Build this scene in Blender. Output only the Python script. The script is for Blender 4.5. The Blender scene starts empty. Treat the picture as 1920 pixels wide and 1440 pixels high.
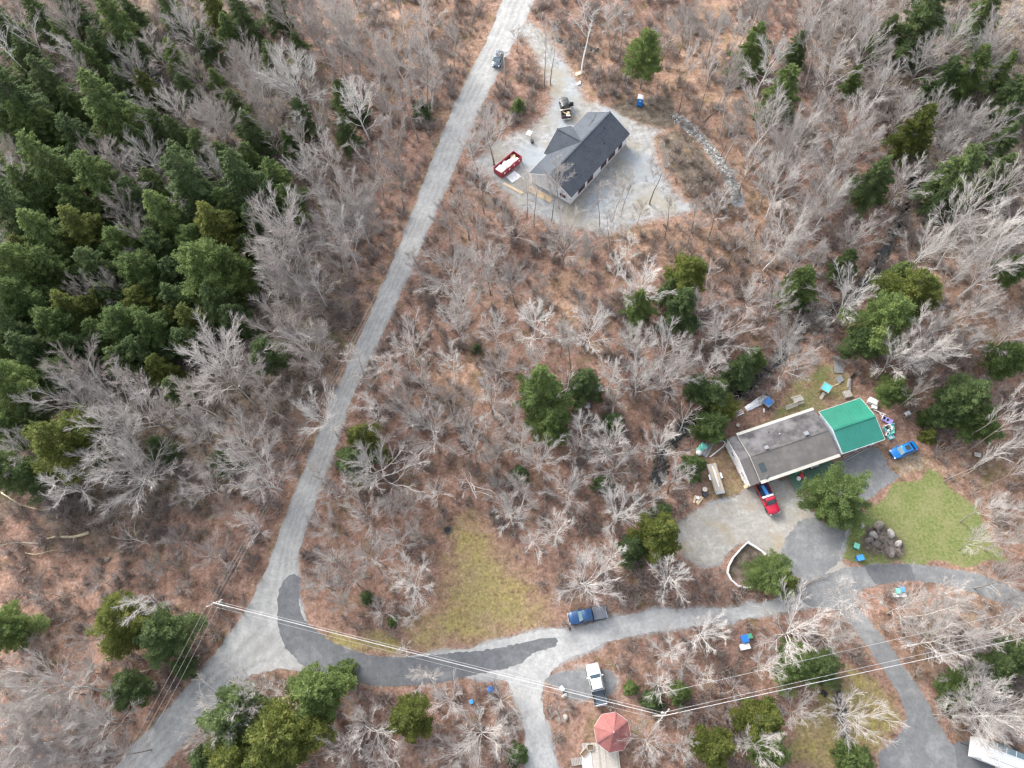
import bpy, bmesh, math, random
import numpy as np
from mathutils import Vector, Matrix
R_ = math.radians
random.seed(7); np.random.seed(7)
scn = bpy.context.scene
COL = scn.collection

# ------------------------------------------------------------------ camera
FPX, CAMH, NADIR = 1331.0, 113.0, (1025.0, 1350.0)      # focal length in px of the 1920-wide photograph, flying height, point straight below
_dx, _dy = NADIR[0]-960, NADIR[1]-720
_r = math.hypot(_dx, _dy); _t = math.atan(_r/FPX); _a = math.asin(_dx/_r)
_F = Vector((0, math.sin(_t), -math.cos(_t))); _R0 = Vector((1, 0, 0)); _U0 = Vector((0, math.cos(_t), math.sin(_t)))
_R = math.cos(_a)*_R0-math.sin(_a)*_U0; _U = math.cos(_a)*_U0+math.sin(_a)*_R0
cd = bpy.data.cameras.new('camera'); cam = bpy.data.objects.new('camera', cd); COL.objects.link(cam)
cam.matrix_world = Matrix(((_R.x, _U.x, -_F.x, 0), (_R.y, _U.y, -_F.y, 0), (_R.z, _U.z, -_F.z, CAMH), (0, 0, 0, 1)))
cd.sensor_width = 36; cd.lens = 36*FPX/1920; cd.clip_start = 0.5; cd.clip_end = 3000
scn.camera = cam

# ------------------------------------------------------------------ sky, sun, exposure (bright overcast, sun low behind thin cloud)
SUN_AZ = Vector((-2.05, 2.79, 0)).normalized(); SUN_EL = R_(30)
w = bpy.data.worlds.new('World'); scn.world = w; w.use_nodes = True
nt = w.node_tree; nt.nodes.clear()
sky = nt.nodes.new('ShaderNodeTexSky'); sky.sky_type = 'NISHITA'; sky.sun_disc = False
sky.sun_elevation = SUN_EL; sky.sun_rotation = math.atan2(SUN_AZ.x, SUN_AZ.y)
sky.air_density = 1.0; sky.dust_density = 4.0; sky.ozone_density = 1.0
hs = nt.nodes.new('ShaderNodeHueSaturation'); hs.inputs['Saturation'].default_value = 0.38
bg = nt.nodes.new('ShaderNodeBackground'); bg.inputs['Strength'].default_value = 0.15
wo = nt.nodes.new('ShaderNodeOutputWorld')
nt.links.new(sky.outputs[0], hs.inputs['Color']); nt.links.new(hs.outputs[0], bg.inputs['Color']); nt.links.new(bg.outputs[0], wo.inputs[0])
sl = bpy.data.lights.new('sun', 'SUN'); sl.energy = 0.85; sl.angle = R_(24); sl.color = (1.0, 0.975, 0.94)
so = bpy.data.objects.new('sun', sl); COL.objects.link(so)
_sd = Vector((SUN_AZ.x*math.cos(SUN_EL), SUN_AZ.y*math.cos(SUN_EL), math.sin(SUN_EL)))
so.rotation_euler = _sd.to_track_quat('Z', 'Y').to_euler(); so.location = (-60, 80, 90)
scn.view_settings.view_transform = 'Standard'; scn.view_settings.look = 'None'
scn.view_settings.exposure = 1.64; scn.view_settings.gamma = 1; scn.view_settings.use_curve_mapping = False
scn.cycles.use_denoising = True; scn.cycles.use_adaptive_sampling = False; scn.cycles.sample_clamp_indirect = 3; scn.cycles.pixel_filter_type = 'BLACKMAN_HARRIS'; scn.cycles.filter_width = 1.4; scn.cycles.denoiser = 'OPENIMAGEDENOISE'; scn.cycles.denoising_input_passes = 'RGB_ALBEDO_NORMAL'; scn.cycles.denoising_prefilter = 'NONE'; scn.cycles.max_bounces = 6; scn.cycles.diffuse_bounces = 4; scn.cycles.glossy_bounces = 2; scn.cycles.transmission_bounces = 4

# ------------------------------------------------------------------ photograph pixel -> place on the ground
def P(x, y, z=0.0):
    d = _F+_R*((x-960)/FPX)-_U*((y-720)/FPX)
    k = (z-CAMH)/d.z
    return Vector((d.x*k, d.y*k, z))
def proj(p):
    v = Vector(p)-Vector((0, 0, CAMH)); c = v.dot(_F)
    return 960+FPX*v.dot(_R)/c, 720-FPX*v.dot(_U)/c
def pxm(x, y, z=0.0):
    return 10.0/(P(x-5, y, z)-P(x+5, y, z)).length
def ang(a, b, z=0.0):
    d = P(*b, z)-P(*a, z); return math.atan2(d.y, d.x)
def poly(pts, z=0.0):
    return np.array([P(x, y, z)[:2] for x, y in pts])

# ------------------------------------------------------------------ materials
MATS = {}
def newmat(name):
    m = bpy.data.materials.new(name); m.use_nodes = True; m.node_tree.nodes.clear(); MATS[name] = m
    t = m.node_tree; o = t.nodes.new('ShaderNodeOutputMaterial'); b = t.nodes.new('ShaderNodeBsdfPrincipled')
    t.links.new(b.outputs[0], o.inputs[0]); return m, t, b
def coords(t, kind='Object'):
    c = t.nodes.new('ShaderNodeTexCoord'); return c.outputs[kind]
def worldpos(t):
    return t.nodes.new('ShaderNodeNewGeometry').outputs['Position']
def noise(t, vec, scale, detail=4, rough=0.6):
    n = t.nodes.new('ShaderNodeTexNoise'); n.inputs['Scale'].default_value = scale
    n.inputs['Detail'].default_value = detail; n.inputs['Roughness'].default_value = rough
    t.links.new(vec, n.inputs['Vector']); return n.outputs['Fac']
def ramp(t, fac, stops):
    r = t.nodes.new('ShaderNodeValToRGB'); e = r.color_ramp.elements
    while len(e) < len(stops): e.new(0.5)
    for i, (p, c) in enumerate(stops):
        e[i].position = p; e[i].color = (*c, 1) if len(c) == 3 else c
    t.links.new(fac, r.inputs[0]); return r.outputs[0]
def mix(t, fac, a, b, mode='MIX'):
    n = t.nodes.new('ShaderNodeMix'); n.data_type = 'RGBA'; n.blend_type = mode
    for sock, v in ((n.inputs[0], fac), (n.inputs[6], a), (n.inputs[7], b)):
        if isinstance(v, (int, float)): sock.default_value = v
        elif isinstance(v, tuple): sock.default_value = (*v, 1)
        else: t.links.new(v, sock)
    return n.outputs[2]
def mth(t, op, a, b=None, c=None, clamp=False):
    n = t.nodes.new('ShaderNodeMath'); n.operation = op; n.use_clamp = clamp
    for i, v in enumerate((a, b, c)):
        if v is None: continue
        if isinstance(v, (int, float)): n.inputs[i].default_value = v
        else: t.links.new(v, n.inputs[i])
    return n.outputs[0]
def bump(t, b, fac, strength=0.4, dist=0.05):
    n = t.nodes.new('ShaderNodeBump'); n.inputs['Strength'].default_value = strength; n.inputs['Distance'].default_value = dist
    t.links.new(fac, n.inputs['Height']); t.links.new(n.outputs[0], b.inputs['Normal'])
def V(c, k): return tuple(min(1, x*k) for x in c)
def plain(name, col, rough=0.7, var=0.25, scale=2.0, metal=0.0, coat=0.0, bmp=0.15, big=None):
    m, t, b = newmat(name)
    v = coords(t); n = noise(t, v, scale, 5)
    c = ramp(t, n, [(0.3, V(col, 1-var)), (0.5, col), (0.72, V(col, 1+var))])
    if big: c = mix(t, ramp(t, noise(t, v, big[0], 3), [(0.42, (0, 0, 0)), (0.62, (1, 1, 1))]), c, big[1])
    t.links.new(c, b.inputs['Base Color']); b.inputs['Roughness'].default_value = rough; b.inputs['Metallic'].default_value = metal
    b.inputs['Coat Weight'].default_value = coat; b.inputs['Coat Roughness'].default_value = 0.08
    if bmp: bump(t, b, noise(t, v, scale*8, 3), bmp, 0.02)
    return m
def paint(name, col, var=0.06): return plain(name, col, 0.35, var, 3.0, 0.15, 0.6, 0)
def glass(name, col=(0.02, 0.03, 0.035)):
    m, t, b = newmat(name); b.inputs['Base Color'].default_value = (*col, 1); b.inputs['Roughness'].default_value = 0.06
    b.inputs['Specular IOR Level'].default_value = 0.8; b.inputs['Coat Weight'].default_value = 0.3
    return m

# ------------------------------------------------------------------ mesh collecting
class MB:
    def __init__(s): s.v = []; s.f = []
    def add(s, vs, fs):
        o = len(s.v); s.v += [tuple(x) for x in vs]; s.f += [tuple(i+o for i in f) for f in fs]; return s
    def box(s, c, d, rz=0.0, rx=0.0, ry=0.0):
        M = Matrix.Rotation(rz, 3, 'Z') @ Matrix.Rotation(ry, 3, 'Y') @ Matrix.Rotation(rx, 3, 'X'); c = Vector(c)
        vs = [c+M @ Vector((sx*d[0]/2, sy*d[1]/2, sz*d[2]/2)) for sz in (-1, 1) for sx, sy in ((-1, -1), (1, -1), (1, 1), (-1, 1))]
        return s.add(vs, [(3, 2, 1, 0), (4, 5, 6, 7), (0, 1, 5, 4), (1, 2, 6, 5), (2, 3, 7, 6), (3, 0, 4, 7)])
    def bar(s, a, b, wd, th):
        a = Vector(a); b = Vector(b); d = (b-a); L = d.length; d.normalize()
        u = d.cross(Vector((0, 0, 1)));  u = Vector((1, 0, 0)) if u.length < 1e-4 else u.normalized()
        n = u.cross(d)
        vs = [p+u*(i*wd/2)+n*(j*th/2) for p in (a, b) for i, j in ((-1, -1), (1, -1), (1, 1), (-1, 1))]
        return s.add(vs, [(3, 2, 1, 0), (4, 5, 6, 7), (0, 1, 5, 4), (1, 2, 6, 5), (2, 3, 7, 6), (3, 0, 4, 7)])
    def tube(s, pts, rads, n=8, cap=True):
        pts = [Vector(p) for p in pts]; rings = []
        for i, p in enumerate(pts):
            d = (pts[min(i+1, len(pts)-1)]-pts[max(i-1, 0)]).normalized()
            u = d.cross(Vector((0.31, 0.17, 0.93)));  u = d.cross(Vector((1, 0, 0))) if u.length < 1e-3 else u
            u.normalize(); k = d.cross(u); r = rads[i] if isinstance(rads, (list, tuple)) else rads
            rings.append([p+u*(r*math.cos(2*math.pi*j/n))+k*(r*math.sin(2*math.pi*j/n)) for j in range(n)])
        return s.loft(rings, cap)
    def loft(s, rings, cap=True):
        n = len(rings[0]); vs = [p for r in rings for p in r]; fs = []
        for i in range(len(rings)-1):
            for j in range(n):
                fs.append((i*n+j, i*n+(j+1) % n, (i+1)*n+(j+1) % n, (i+1)*n+j))
        if cap: fs += [tuple(range(n-1, -1, -1)), tuple((len(rings)-1)*n+j for j in range(n))]
        return s.add(vs, fs)
    def prism(s, pts, z0, z1):
        n = len(pts)
        return s.loft([[(x, y, z0) for x, y in pts], [(x, y, z1) for x, y in pts]])
    def slab(s, pts, th):            # a planar polygon in 3-D given a thickness along its normal
        pts = [Vector(p) for p in pts]; nrm = (pts[1]-pts[0]).cross(pts[2]-pts[0]).normalized()
        if nrm.z < 0: pts.reverse(); nrm = -nrm
        return s.loft([[p-nrm*th for p in pts], pts])
    def quad(s, *q): return s.add(q, [tuple(range(len(q)))])
    def lathe(s, prof, n=24, axis='Z'):
        rings = []
        for r, z in prof:
            if axis == 'Z': rings.append([(r*math.cos(2*math.pi*j/n), r*math.sin(2*math.pi*j/n), z) for j in range(n)])
            else: rings.append([(r*math.cos(2*math.pi*j/n), z, -r*math.sin(2*math.pi*j/n)) for j in range(n)])
        return s.loft(rings)
    def mesh(s, name):
        me = bpy.data.meshes.new(name); me.from_pydata(s.v, [], s.f); me.update(); return me
    def build(s, name, mat, parent=None, smooth=False, bev=0.0, loc=None, rot=None):
        me = s.mesh(name); me.materials.append(MATS[mat] if isinstance(mat, str) else mat)
        bm = bmesh.new(); bm.from_mesh(me); bmesh.ops.recalc_face_normals(bm, faces=bm.faces); bm.to_mesh(me); bm.free()
        if smooth: me.polygons.foreach_set('use_smooth', [True]*len(me.polygons))
        o = bpy.data.objects.new(name, me); COL.objects.link(o)
        if parent is not None: o.parent = parent
        if loc is not None: o.location = loc
        if rot is not None: o.rotation_euler = rot
        if bev:
            b = o.modifiers.new('edge', 'BEVEL'); b.width = bev; b.segments = 2; b.limit_method = 'ANGLE'; b.angle_limit = R_(35)
        return o
def tag(o, label=None, cat=None, group=None, kind=None):
    if label: o['label'] = label
    if cat: o['category'] = cat
    if group: o['group'] = group
    if kind: o['kind'] = kind
    return o
def thing(name, label, cat, loc=(0, 0, 0), rz=0.0, group=None):
    o = bpy.data.objects.new(name, None); o.empty_display_size = 0.3; COL.objects.link(o)
    o.location = loc; o.rotation_euler = (0, 0, rz); return tag(o, label, cat, group)
def one(mb, name, mat, label, cat, loc=None, rz=0.0, group=None, **k):   # a thing that is one mesh
    return tag(mb.build(name, mat, loc=loc, rot=(0, 0, rz), **k), label, cat, group)

# ------------------------------------------------------------------ outlines on the ground (photograph pixels)
ROAD_L = [(950,-20),(915,75),(880,140),(845,215),(810,300),(788,360),(762,430),(733,500),(704,565),(676,630),(650,690),(625,745),(598,815),(570,885),(545,945),(520,1010),(499,1075),(470,1130),(432,1190),(395,1238),(350,1288),(300,1348),(250,1402),(205,1450)]
ROAD_R = [(1012,-20),(976,55),(946,110),(916,170),(894,215),(863,290),(836,355),(808,420),(781,480),(753,545),(726,605),(701,660),(674,710),(652,762),(633,830),(609,895),(584,958),(566,1010),(557,1060),(558,1120),(590,1200),(578,1256),(512,1254),(466,1264),(436,1290),(396,1336),(348,1388),(286,1456)]
ASPH = [(562,1078),(545,1076),(530,1090),(521,1115),(520,1165),(533,1212),(574,1255),(612,1263),(650,1275),(712,1287),(780,1285),(850,1275),(905,1262),(955,1252),(985,1239),(1002,1223),(1032,1215),(1045,1212),(1047,1200),(1040,1194),(1000,1201),(930,1216),(870,1223),(800,1229),(745,1233),(700,1230),(640,1213),(600,1190),(570,1163),(560,1128),(563,1100)]
SHARED = [(735,1236),(800,1226),(880,1216),(930,1203),(975,1189),(1030,1179),(1068,1181),(1130,1163),(1150,1156),(1240,1143),(1300,1140),(1370,1140),(1440,1128),(1482,1112),(1545,1080),(1600,1110),(1560,1138),(1520,1138),(1456,1150),(1400,1160),(1330,1172),(1250,1181),(1190,1191),(1140,1203),(1110,1217),(1062,1238),(1035,1254),(1016,1290),(1014,1312),(1022,1350),(1034,1400),(1050,1456),(986,1456),(985,1380),(976,1332),(962,1302),(950,1272),(900,1275),(840,1262)]
PAD = [(1016,1275),(1040,1263),(1075,1256),(1110,1251),(1140,1256),(1157,1274),(1155,1294),(1132,1309),(1086,1313),(1066,1309),(1053,1293)]
EAST = [(1483,1112),(1546,1078),(1590,1063),(1650,1058),(1705,1057),(1760,1062),(1830,1075),(1890,1098),(1935,1118),(1935,1152),(1870,1128),(1820,1109),(1760,1095),(1705,1088),(1650,1096),(1612,1107),(1600,1131),(1632,1166),(1666,1206),(1692,1246),(1717,1282),(1742,1322),(1762,1360),(1778,1386),(1795,1412),(1806,1456),(1652,1456),(1645,1412),(1666,1399),(1690,1374),(1700,1345),(1690,1310),(1670,1276),(1645,1241),(1624,1210),(1598,1174),(1560,1140),(1520,1138)]
PATCH = [(1621,1062),(1640,1059),(1672,1058),(1706,1058),(1711,1072),(1718,1088),(1680,1091),(1655,1094),(1641,1097),(1630,1080)]
RVPAD = [(1788,1392),(1812,1388),(1850,1395),(1935,1470),(1800,1470)]
YARD = [(1266,1012),(1276,984),(1302,960),(1340,945),(1385,930),(1426,905),(1482,904),(1502,930),(1522,965),(1548,990),(1592,975),(1588,1000),(1576,1030),(1575,1055),(1592,1063),(1546,1078),(1484,1112),(1472,1070),(1442,1040),(1420,1018),(1392,1012),(1370,1030),(1346,1056),(1318,1062),(1288,1048)]
CARPARK = [(1566,868),(1600,852),(1640,836),(1652,846),(1668,880),(1690,893),(1655,915),(1622,942),(1596,975),(1560,960),(1556,900)]
CARGRASS = [(1660,842),(1700,825),(1735,845),(1748,880),(1692,894),(1668,880)]
LAWN = [(1576,1042),(1586,1010),(1610,975),(1640,946),(1690,906),(1740,886),(1782,906),(1832,960),(1862,1012),(1885,1050),(1800,1060),(1700,1054),(1645,1056),(1594,1062)]
BACKYARD = [(1395,835),(1410,800),(1450,770),(1500,700),(1560,680),(1600,705),(1600,745),(1540,770),(1480,790),(1400,815)]
SIDEYARD = [(1320,850),(1350,840),(1400,870),(1420,920),(1370,940),(1310,945),(1325,900)]
MIDLAWN = [(838,985),(878,955),(918,975),(945,1030),(990,1080),(1030,1122),(1052,1160),(1000,1188),(930,1210),(840,1224),(765,1228),(745,1200),(792,1150),(820,1110),(832,1060),(830,1020)]
MOSS = [(622,1188),(670,1190),(745,1200),(745,1224),(690,1222),(645,1208)]
SELAWN = [(1535,1258),(1600,1256),(1642,1272),(1690,1325),(1690,1368),(1640,1408),(1560,1450),(1478,1450),(1470,1400),(1505,1330)]
SITE = [(880,312),(895,290),(930,258),(985,238),(1012,215),(1026,192),(1026,165),(1012,140),(998,105),(984,75),(965,66),(985,30),(1006,42),(1040,76),(1068,118),(1092,158),(1102,185),(1150,196),(1200,198),(1258,204),(1262,235),(1236,262),(1238,312),(1272,360),(1314,386),(1290,404),(1200,424),(1130,447),(1050,428),(965,398),(930,350)]
MOUND = [(1230,262),(1262,244),(1300,258),(1330,300),(1342,340),(1310,372),(1280,350),(1245,300)]
SOIL = [(1150,196),(1258,178),(1262,240),(1200,230),(1170,215)]
BED = [(1364,1078),(1372,1042),(1400,1016),(1432,1048),(1462,1078),(1440,1102),(1400,1104)]
STREAM = [(1722,318),(1700,390),(1676,440),(1642,506),(1600,556),(1545,590),(1505,612),(1452,680),(1392,736),(1340,758),(1290,792),(1242,850),(1232,905)]
DITCH = [(1568,1285),(1576,1325),(1582,1370),(1590,1400)]
GULLY = [(1040,72),(1062,78),(1090,84),(1120,92)]
VERGE = [(905,75),(838,215),(780,355),(722,500),(668,628),(617,742),(590,812),(560,885),(535,945),(508,1015),(488,1075),(458,1130),(420,1190),(382,1240),(290,1350),(240,1405),(190,1450),(205,1450),(395,1238),(520,1010),(676,630),(810,300),(915,75)]

def pdist(pts, pl):                  # signed distance of many points to a polygon (negative inside)
    x = pts[:, 0]; y = pts[:, 1]; n = len(pl); d = np.full(len(pts), 1e9); ins = np.zeros(len(pts), bool)
    for i in range(n):
        a = pl[i]; b = pl[(i+1) % n]; e = b-a; L = max((e*e).sum(), 1e-9)
        t = np.clip(((x-a[0])*e[0]+(y-a[1])*e[1])/L, 0, 1)
        d = np.minimum(d, (x-a[0]-t*e[0])**2+(y-a[1]-t*e[1])**2)
        if abs(e[1]) > 1e-9:
            c = ((a[1] > y) != (b[1] > y)) & (x < (b[0]-a[0])*(y-a[1])/(b[1]-a[1])+a[0]); ins ^= c
    d = np.sqrt(d); return np.where(ins, -d, d)
def ldist(pts, ln):
    x = pts[:, 0]; y = pts[:, 1]; d = np.full(len(pts), 1e9)
    for a, b in zip(ln[:-1], ln[1:]):
        e = b-a; t = np.clip(((x-a[0])*e[0]+(y-a[1])*e[1])/max((e*e).sum(), 1e-9), 0, 1)
        d = np.minimum(d, (x-a[0]-t*e[0])**2+(y-a[1]-t*e[1])**2)
    return np.sqrt(d)
def sstep(a, b, x):
    t = np.clip((x-a)/(b-a), 0, 1); return t*t*(3-2*t)
PL = {k: poly(v) for k, v in dict(road=ROAD_L+ROAD_R[::-1], asph=ASPH, shared=SHARED, pad=PAD, east=EAST, rv=RVPAD, yard=YARD, car=CARPARK, cgrass=CARGRASS, lawn=LAWN, back=BACKYARD, side=SIDEYARD,
      mid=MIDLAWN, moss=MOSS, se=SELAWN, site=SITE, mound=MOUND, soil=SOIL, bed=BED, verge=VERGE).items()}
PL['h2'] = poly([(1350,800),(1390,790),(1640,720),(1690,830),(1620,870),(1420,930)])
PL['gaz'] = poly([(1080,1330),(1200,1330),(1200,1470),(1060,1470)])
LN = {k: poly(v) for k, v in dict(stream=STREAM, ditch=DITCH, gully=GULLY).items()}
FLAT = ['road', 'asph', 'shared', 'pad', 'east', 'rv', 'yard', 'car', 'cgrass', 'lawn', 'back', 'side', 'mid', 'moss', 'se', 'site', 'mound', 'bed', 'h2', 'gaz']
def height(pts):
    pts = np.atleast_2d(np.asarray(pts, float)); x = pts[:, 0]; y = pts[:, 1]
    d = np.full(len(pts), 1e9)
    for k in FLAT: d = np.minimum(d, pdist(pts, PL[k]))
    h = 0.7*np.sin(x*0.11+1.3*np.sin(y*0.07))+0.6*np.sin(y*0.13+0.9*np.sin(x*0.09+2))+0.3*np.sin(x*0.37+y*0.29)+0.22*np.sin(x*0.21-y*0.43+1)+0.12*np.sin(x*1.1+np.sin(y*0.8))+0.1*np.sin(y*1.3+x*0.7)
    h = h*sstep(0.8, 9, d)
    k = sstep(4.0, 0.7, ldist(pts, LN['stream']))*sstep(0.3, 2, d); h = h*(1-k)-0.9*k
    k = sstep(2.0, 0.3, ldist(pts, LN['gully']))*sstep(0.3, 1.5, d); h = h*(1-k)-0.45*k
    m = pdist(pts, PL['mound']); h = h+0.9*sstep(0, -4.0, m)
    return h

# ------------------------------------------------------------------ ground sheet
def axis(lo, hi, step, far):
    core = list(np.arange(lo, hi+step, step)); k = step; a = []; q = lo
    while q > -far: k *= 1.5; q -= k; a.append(q)
    k = step; b = []; q = core[-1]
    while q < far: k *= 1.5; q += k; b.append(q)
    return np.array(a[::-1]+core+b)
gx = axis(-122, 130, 0.62, 900); gy = axis(-20, 178, 0.62, 900)
GX, GY = np.meshgrid(gx, gy); gp = np.stack([GX.ravel(), GY.ravel()], 1)
gz = height(gp); GZ = gz.reshape(len(gy), len(gx))
def hz(x, y):                        # height read back from the sheet
    i = int(np.clip(np.searchsorted(gx, x)-1, 0, len(gx)-2)); j = int(np.clip(np.searchsorted(gy, y)-1, 0, len(gy)-2))
    a = (x-gx[i])/(gx[i+1]-gx[i]); b = (y-gy[j])/(gy[j+1]-gy[j])
    return float((GZ[j, i]*(1-a)+GZ[j, i+1]*a)*(1-b)+(GZ[j+1, i]*(1-a)+GZ[j+1, i+1]*a)*b)
me = bpy.data.meshes.new('ground'); nx, ny = len(gx), len(gy)
idx = np.arange(nx*ny).reshape(ny, nx)
q = np.stack([idx[:-1, :-1], idx[:-1, 1:], idx[1:, 1:], idx[1:, :-1]], -1).reshape(-1, 4)
me.vertices.add(nx*ny); me.vertices.foreach_set('co', np.column_stack([gp, gz]).astype(np.float32).ravel())
me.loops.add(q.size); me.loops.foreach_set('vertex_index', q.ravel().astype(np.int32))
me.polygons.add(len(q)); me.polygons.foreach_set('loop_start', (np.arange(len(q))*4).astype(np.int32)); me.polygons.foreach_set('loop_total', np.full(len(q), 4, np.int32))
me.update(); me.validate(); me.polygons.foreach_set('use_smooth', [True]*len(q))
jit = 0.5*np.sin(gp[:, 0]*0.9+2*np.sin(gp[:, 1]*0.5))+0.4*np.sin(gp[:, 1]*1.3+gp[:, 0]*0.6)
def soft(k, a, b): return sstep(b, a, pdist(gp, PL[k])+jit)
zero = np.zeros(len(gp))
green = np.maximum.reduce([soft('lawn', -0.6, 0.7), 0.5*soft('back', -1.5, 2), 0.25*soft('se', -2, 1), 0.3*soft('mid', -8, 0), 0.25*soft('cgrass', -1, 2), 0.25*soft('side', -1, 2), 0.15*soft('mound', -1, 1)])
yellow = np.maximum.reduce([0.8*soft('mid', -7, 5), 0.9*soft('moss', -1, 1.5), 0.7*soft('se', -2, 1.5), 0.45*soft('side', -1, 2.5), 0.4*soft('cgrass', -1, 2), 0.5*soft('back', -2, 3), 0.35*soft('mound', -1, 1)])
jit = jit*0.35
gravel = np.maximum.reduce([soft('site', -4.0, 2.5), 0.9*soft('road', -0.5, 0.9), 0.75*soft('shared', -0.3, 1.2), 0.5*soft('pad', 0, 1.2), 0.45*soft('asph', 0, 0.9), 0.4*soft('east', 0, 0.8), 0.8*soft('yard', -0.5, 1.5), 0.4*soft('cgrass', -1, 2)])
gravel = np.maximum(gravel, 0.9*sstep(2.0, 0.7, ldist(gp, poly([(1263, 217), (1285, 232), (1310, 256), (1335, 286), (1362, 322), (1386, 372)]))))
gravel = gravel*(1-soft('mound', -0.5, 1.0))*(1-0.8*soft('soil', -0.5, 2.0))
def blob(pts, r):
    d = np.full(len(gp), 1e9)
    for (x, y) in pts:
        c = P(x, y); d = np.minimum(d, np.hypot(gp[:, 0]-c.x, gp[:, 1]-c.y))
    return sstep(r, r*0.25, d)
earth = np.maximum.reduce([soft('soil', -1, 2.5), 0.95*blob([(1640,1005),(1660,1012),(1672,1025),(1640,1018)], 3.6), 0.7*soft('mound', -0.5, 1.2), 0.9*soft('bed', -0.3, 0.5), sstep(2.2, 0.6, ldist(gp, LN['stream'])), 0.9*sstep(1.6, 0.3, ldist(gp, LN['gully'])), 0.8*sstep(1.3, 0.2, ldist(gp, LN['ditch']))])
def blob(pts, r):
    d = np.full(len(gp), 1e9)
    for (x, y) in pts:
        c = P(x, y); d = np.minimum(d, np.hypot(gp[:, 0]-c.x, gp[:, 1]-c.y))
    return sstep(r, r*0.25, d)
orange = np.maximum.reduce([blob([(1280,120),(1360,170),(1320,60),(1220,230),(1420,250),(1350,330),(1130,110),(1080,120)], 18), blob([(1200,450),(1260,460),(1330,460),(1400,470),(1450,400),(1050,560),(860,720)], 10), 0.8*blob([(700,40),(800,60),(870,60),(760,110)], 22), 0.8*blob([(1790,560),(1800,640),(1850,620),(1880,560),(1850,900),(1900,940),(1790,910)], 14), 0.8*blob([(1760,1210),(1720,1190),(1840,1120)], 9), soft('verge', -0.2, 0.8)])
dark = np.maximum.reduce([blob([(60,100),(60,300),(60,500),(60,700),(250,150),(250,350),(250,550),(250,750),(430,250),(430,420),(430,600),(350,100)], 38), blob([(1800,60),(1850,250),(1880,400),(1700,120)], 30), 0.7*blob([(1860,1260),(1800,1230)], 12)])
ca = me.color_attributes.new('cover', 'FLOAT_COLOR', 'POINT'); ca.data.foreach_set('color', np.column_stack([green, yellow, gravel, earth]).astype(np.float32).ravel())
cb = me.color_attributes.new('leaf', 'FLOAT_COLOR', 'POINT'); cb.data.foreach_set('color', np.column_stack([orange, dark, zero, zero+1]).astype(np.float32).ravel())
m, t, b = newmat('ground')
wp = worldpos(t)
def attr(t, n):
    a = t.nodes.new('ShaderNodeAttribute'); a.attribute_name = n; s = t.nodes.new('ShaderNodeSeparateColor'); t.links.new(a.outputs['Color'], s.inputs[0]); return s.outputs[0], s.outputs[1], s.outputs[2], a.outputs['Alpha']
cg, cy, cgr, ce = attr(t, 'cover'); lo_, ld_, _, _ = attr(t, 'leaf')
n1 = noise(t, wp, 0.12, 3); n2 = noise(t, wp, 0.8, 3, 0.7); n3 = noise(t, wp, 2.4, 2, 0.7); n4 = noise(t, wp, 0.35, 3)
leaf = ramp(t, n2, [(0.28, (0.13, 0.086, 0.068)), (0.43, (0.222, 0.138, 0.104)), (0.57, (0.285, 0.184, 0.144)), (0.75, (0.36, 0.265, 0.222))])
leafo = ramp(t, n2, [(0.26, (0.13, 0.086, 0.060)), (0.43, (0.225, 0.145, 0.103)), (0.57, (0.29, 0.192, 0.14)), (0.75, (0.38, 0.29, 0.23))])
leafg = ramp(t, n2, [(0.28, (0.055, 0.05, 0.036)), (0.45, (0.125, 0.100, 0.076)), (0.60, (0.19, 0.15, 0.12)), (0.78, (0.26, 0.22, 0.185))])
def soften(sock, nz, lo=0.35, hi=0.65):      # break a soft cover edge up with noise
    k = mth(t, 'ADD', sock, mth(t, 'MULTIPLY', mth(t, 'SUBTRACT', nz, 0.5), 1.1)); r = t.nodes.new('ShaderNodeMapRange'); r.interpolation_type = 'SMOOTHSTEP'
    t.links.new(k, r.inputs[0]); r.inputs[1].default_value = lo; r.inputs[2].default_value = hi; return r.outputs[0]
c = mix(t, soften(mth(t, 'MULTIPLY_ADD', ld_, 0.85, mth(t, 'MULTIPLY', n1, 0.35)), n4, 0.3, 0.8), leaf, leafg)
c = mix(t, soften(lo_, n4, 0.25, 0.95), c, leafo)
sp = ramp(t, n3, [(0.34, (0.5, 0.48, 0.47)), (0.48, (1, 1, 1)), (0.60, (1.25, 1.2, 1.15)), (0.74, (2.1, 1.95, 1.85))])
c = mix(t, 0.5, c, sp, 'MULTIPLY')
c = mix(t, 0.8, c, ramp(t, noise(t, wp, 0.3, 5, 0.65), [(0.3, (0.62, 0.62, 0.64)), (0.5, (1, 1, 1)), (0.7, (1.2, 1.18, 1.15))]), 'MULTIPLY')
moss = ramp(t, n2, [(0.3, (0.06, 0.065, 0.02)), (0.5, (0.11, 0.115, 0.03)), (0.7, (0.2, 0.17, 0.06))])
c = mix(t, ramp(t, noise(t, wp, 0.22, 4, 0.7), [(0.54, (0, 0, 0)), (0.72, (0.55, 0.55, 0.55))]), c, moss)
gcol = ramp(t, n3, [(0.25, (0.10, 0.125, 0.04)), (0.5, (0.15, 0.178, 0.062)), (0.65, (0.195, 0.215, 0.085)), (0.8, (0.25, 0.25, 0.12))])
gcol = mix(t, ramp(t, noise(t, wp, 0.3, 4, 0.75), [(0.42, (0, 0, 0)), (0.66, (0.6, 0.6, 0.6))]), gcol, (0.26, 0.235, 0.125))
ycol = ramp(t, n2, [(0.3, (0.14, 0.11, 0.05)), (0.42, (0.225, 0.185, 0.08)), (0.55, (0.265, 0.23, 0.085)), (0.70, (0.25, 0.24, 0.06))])
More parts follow.
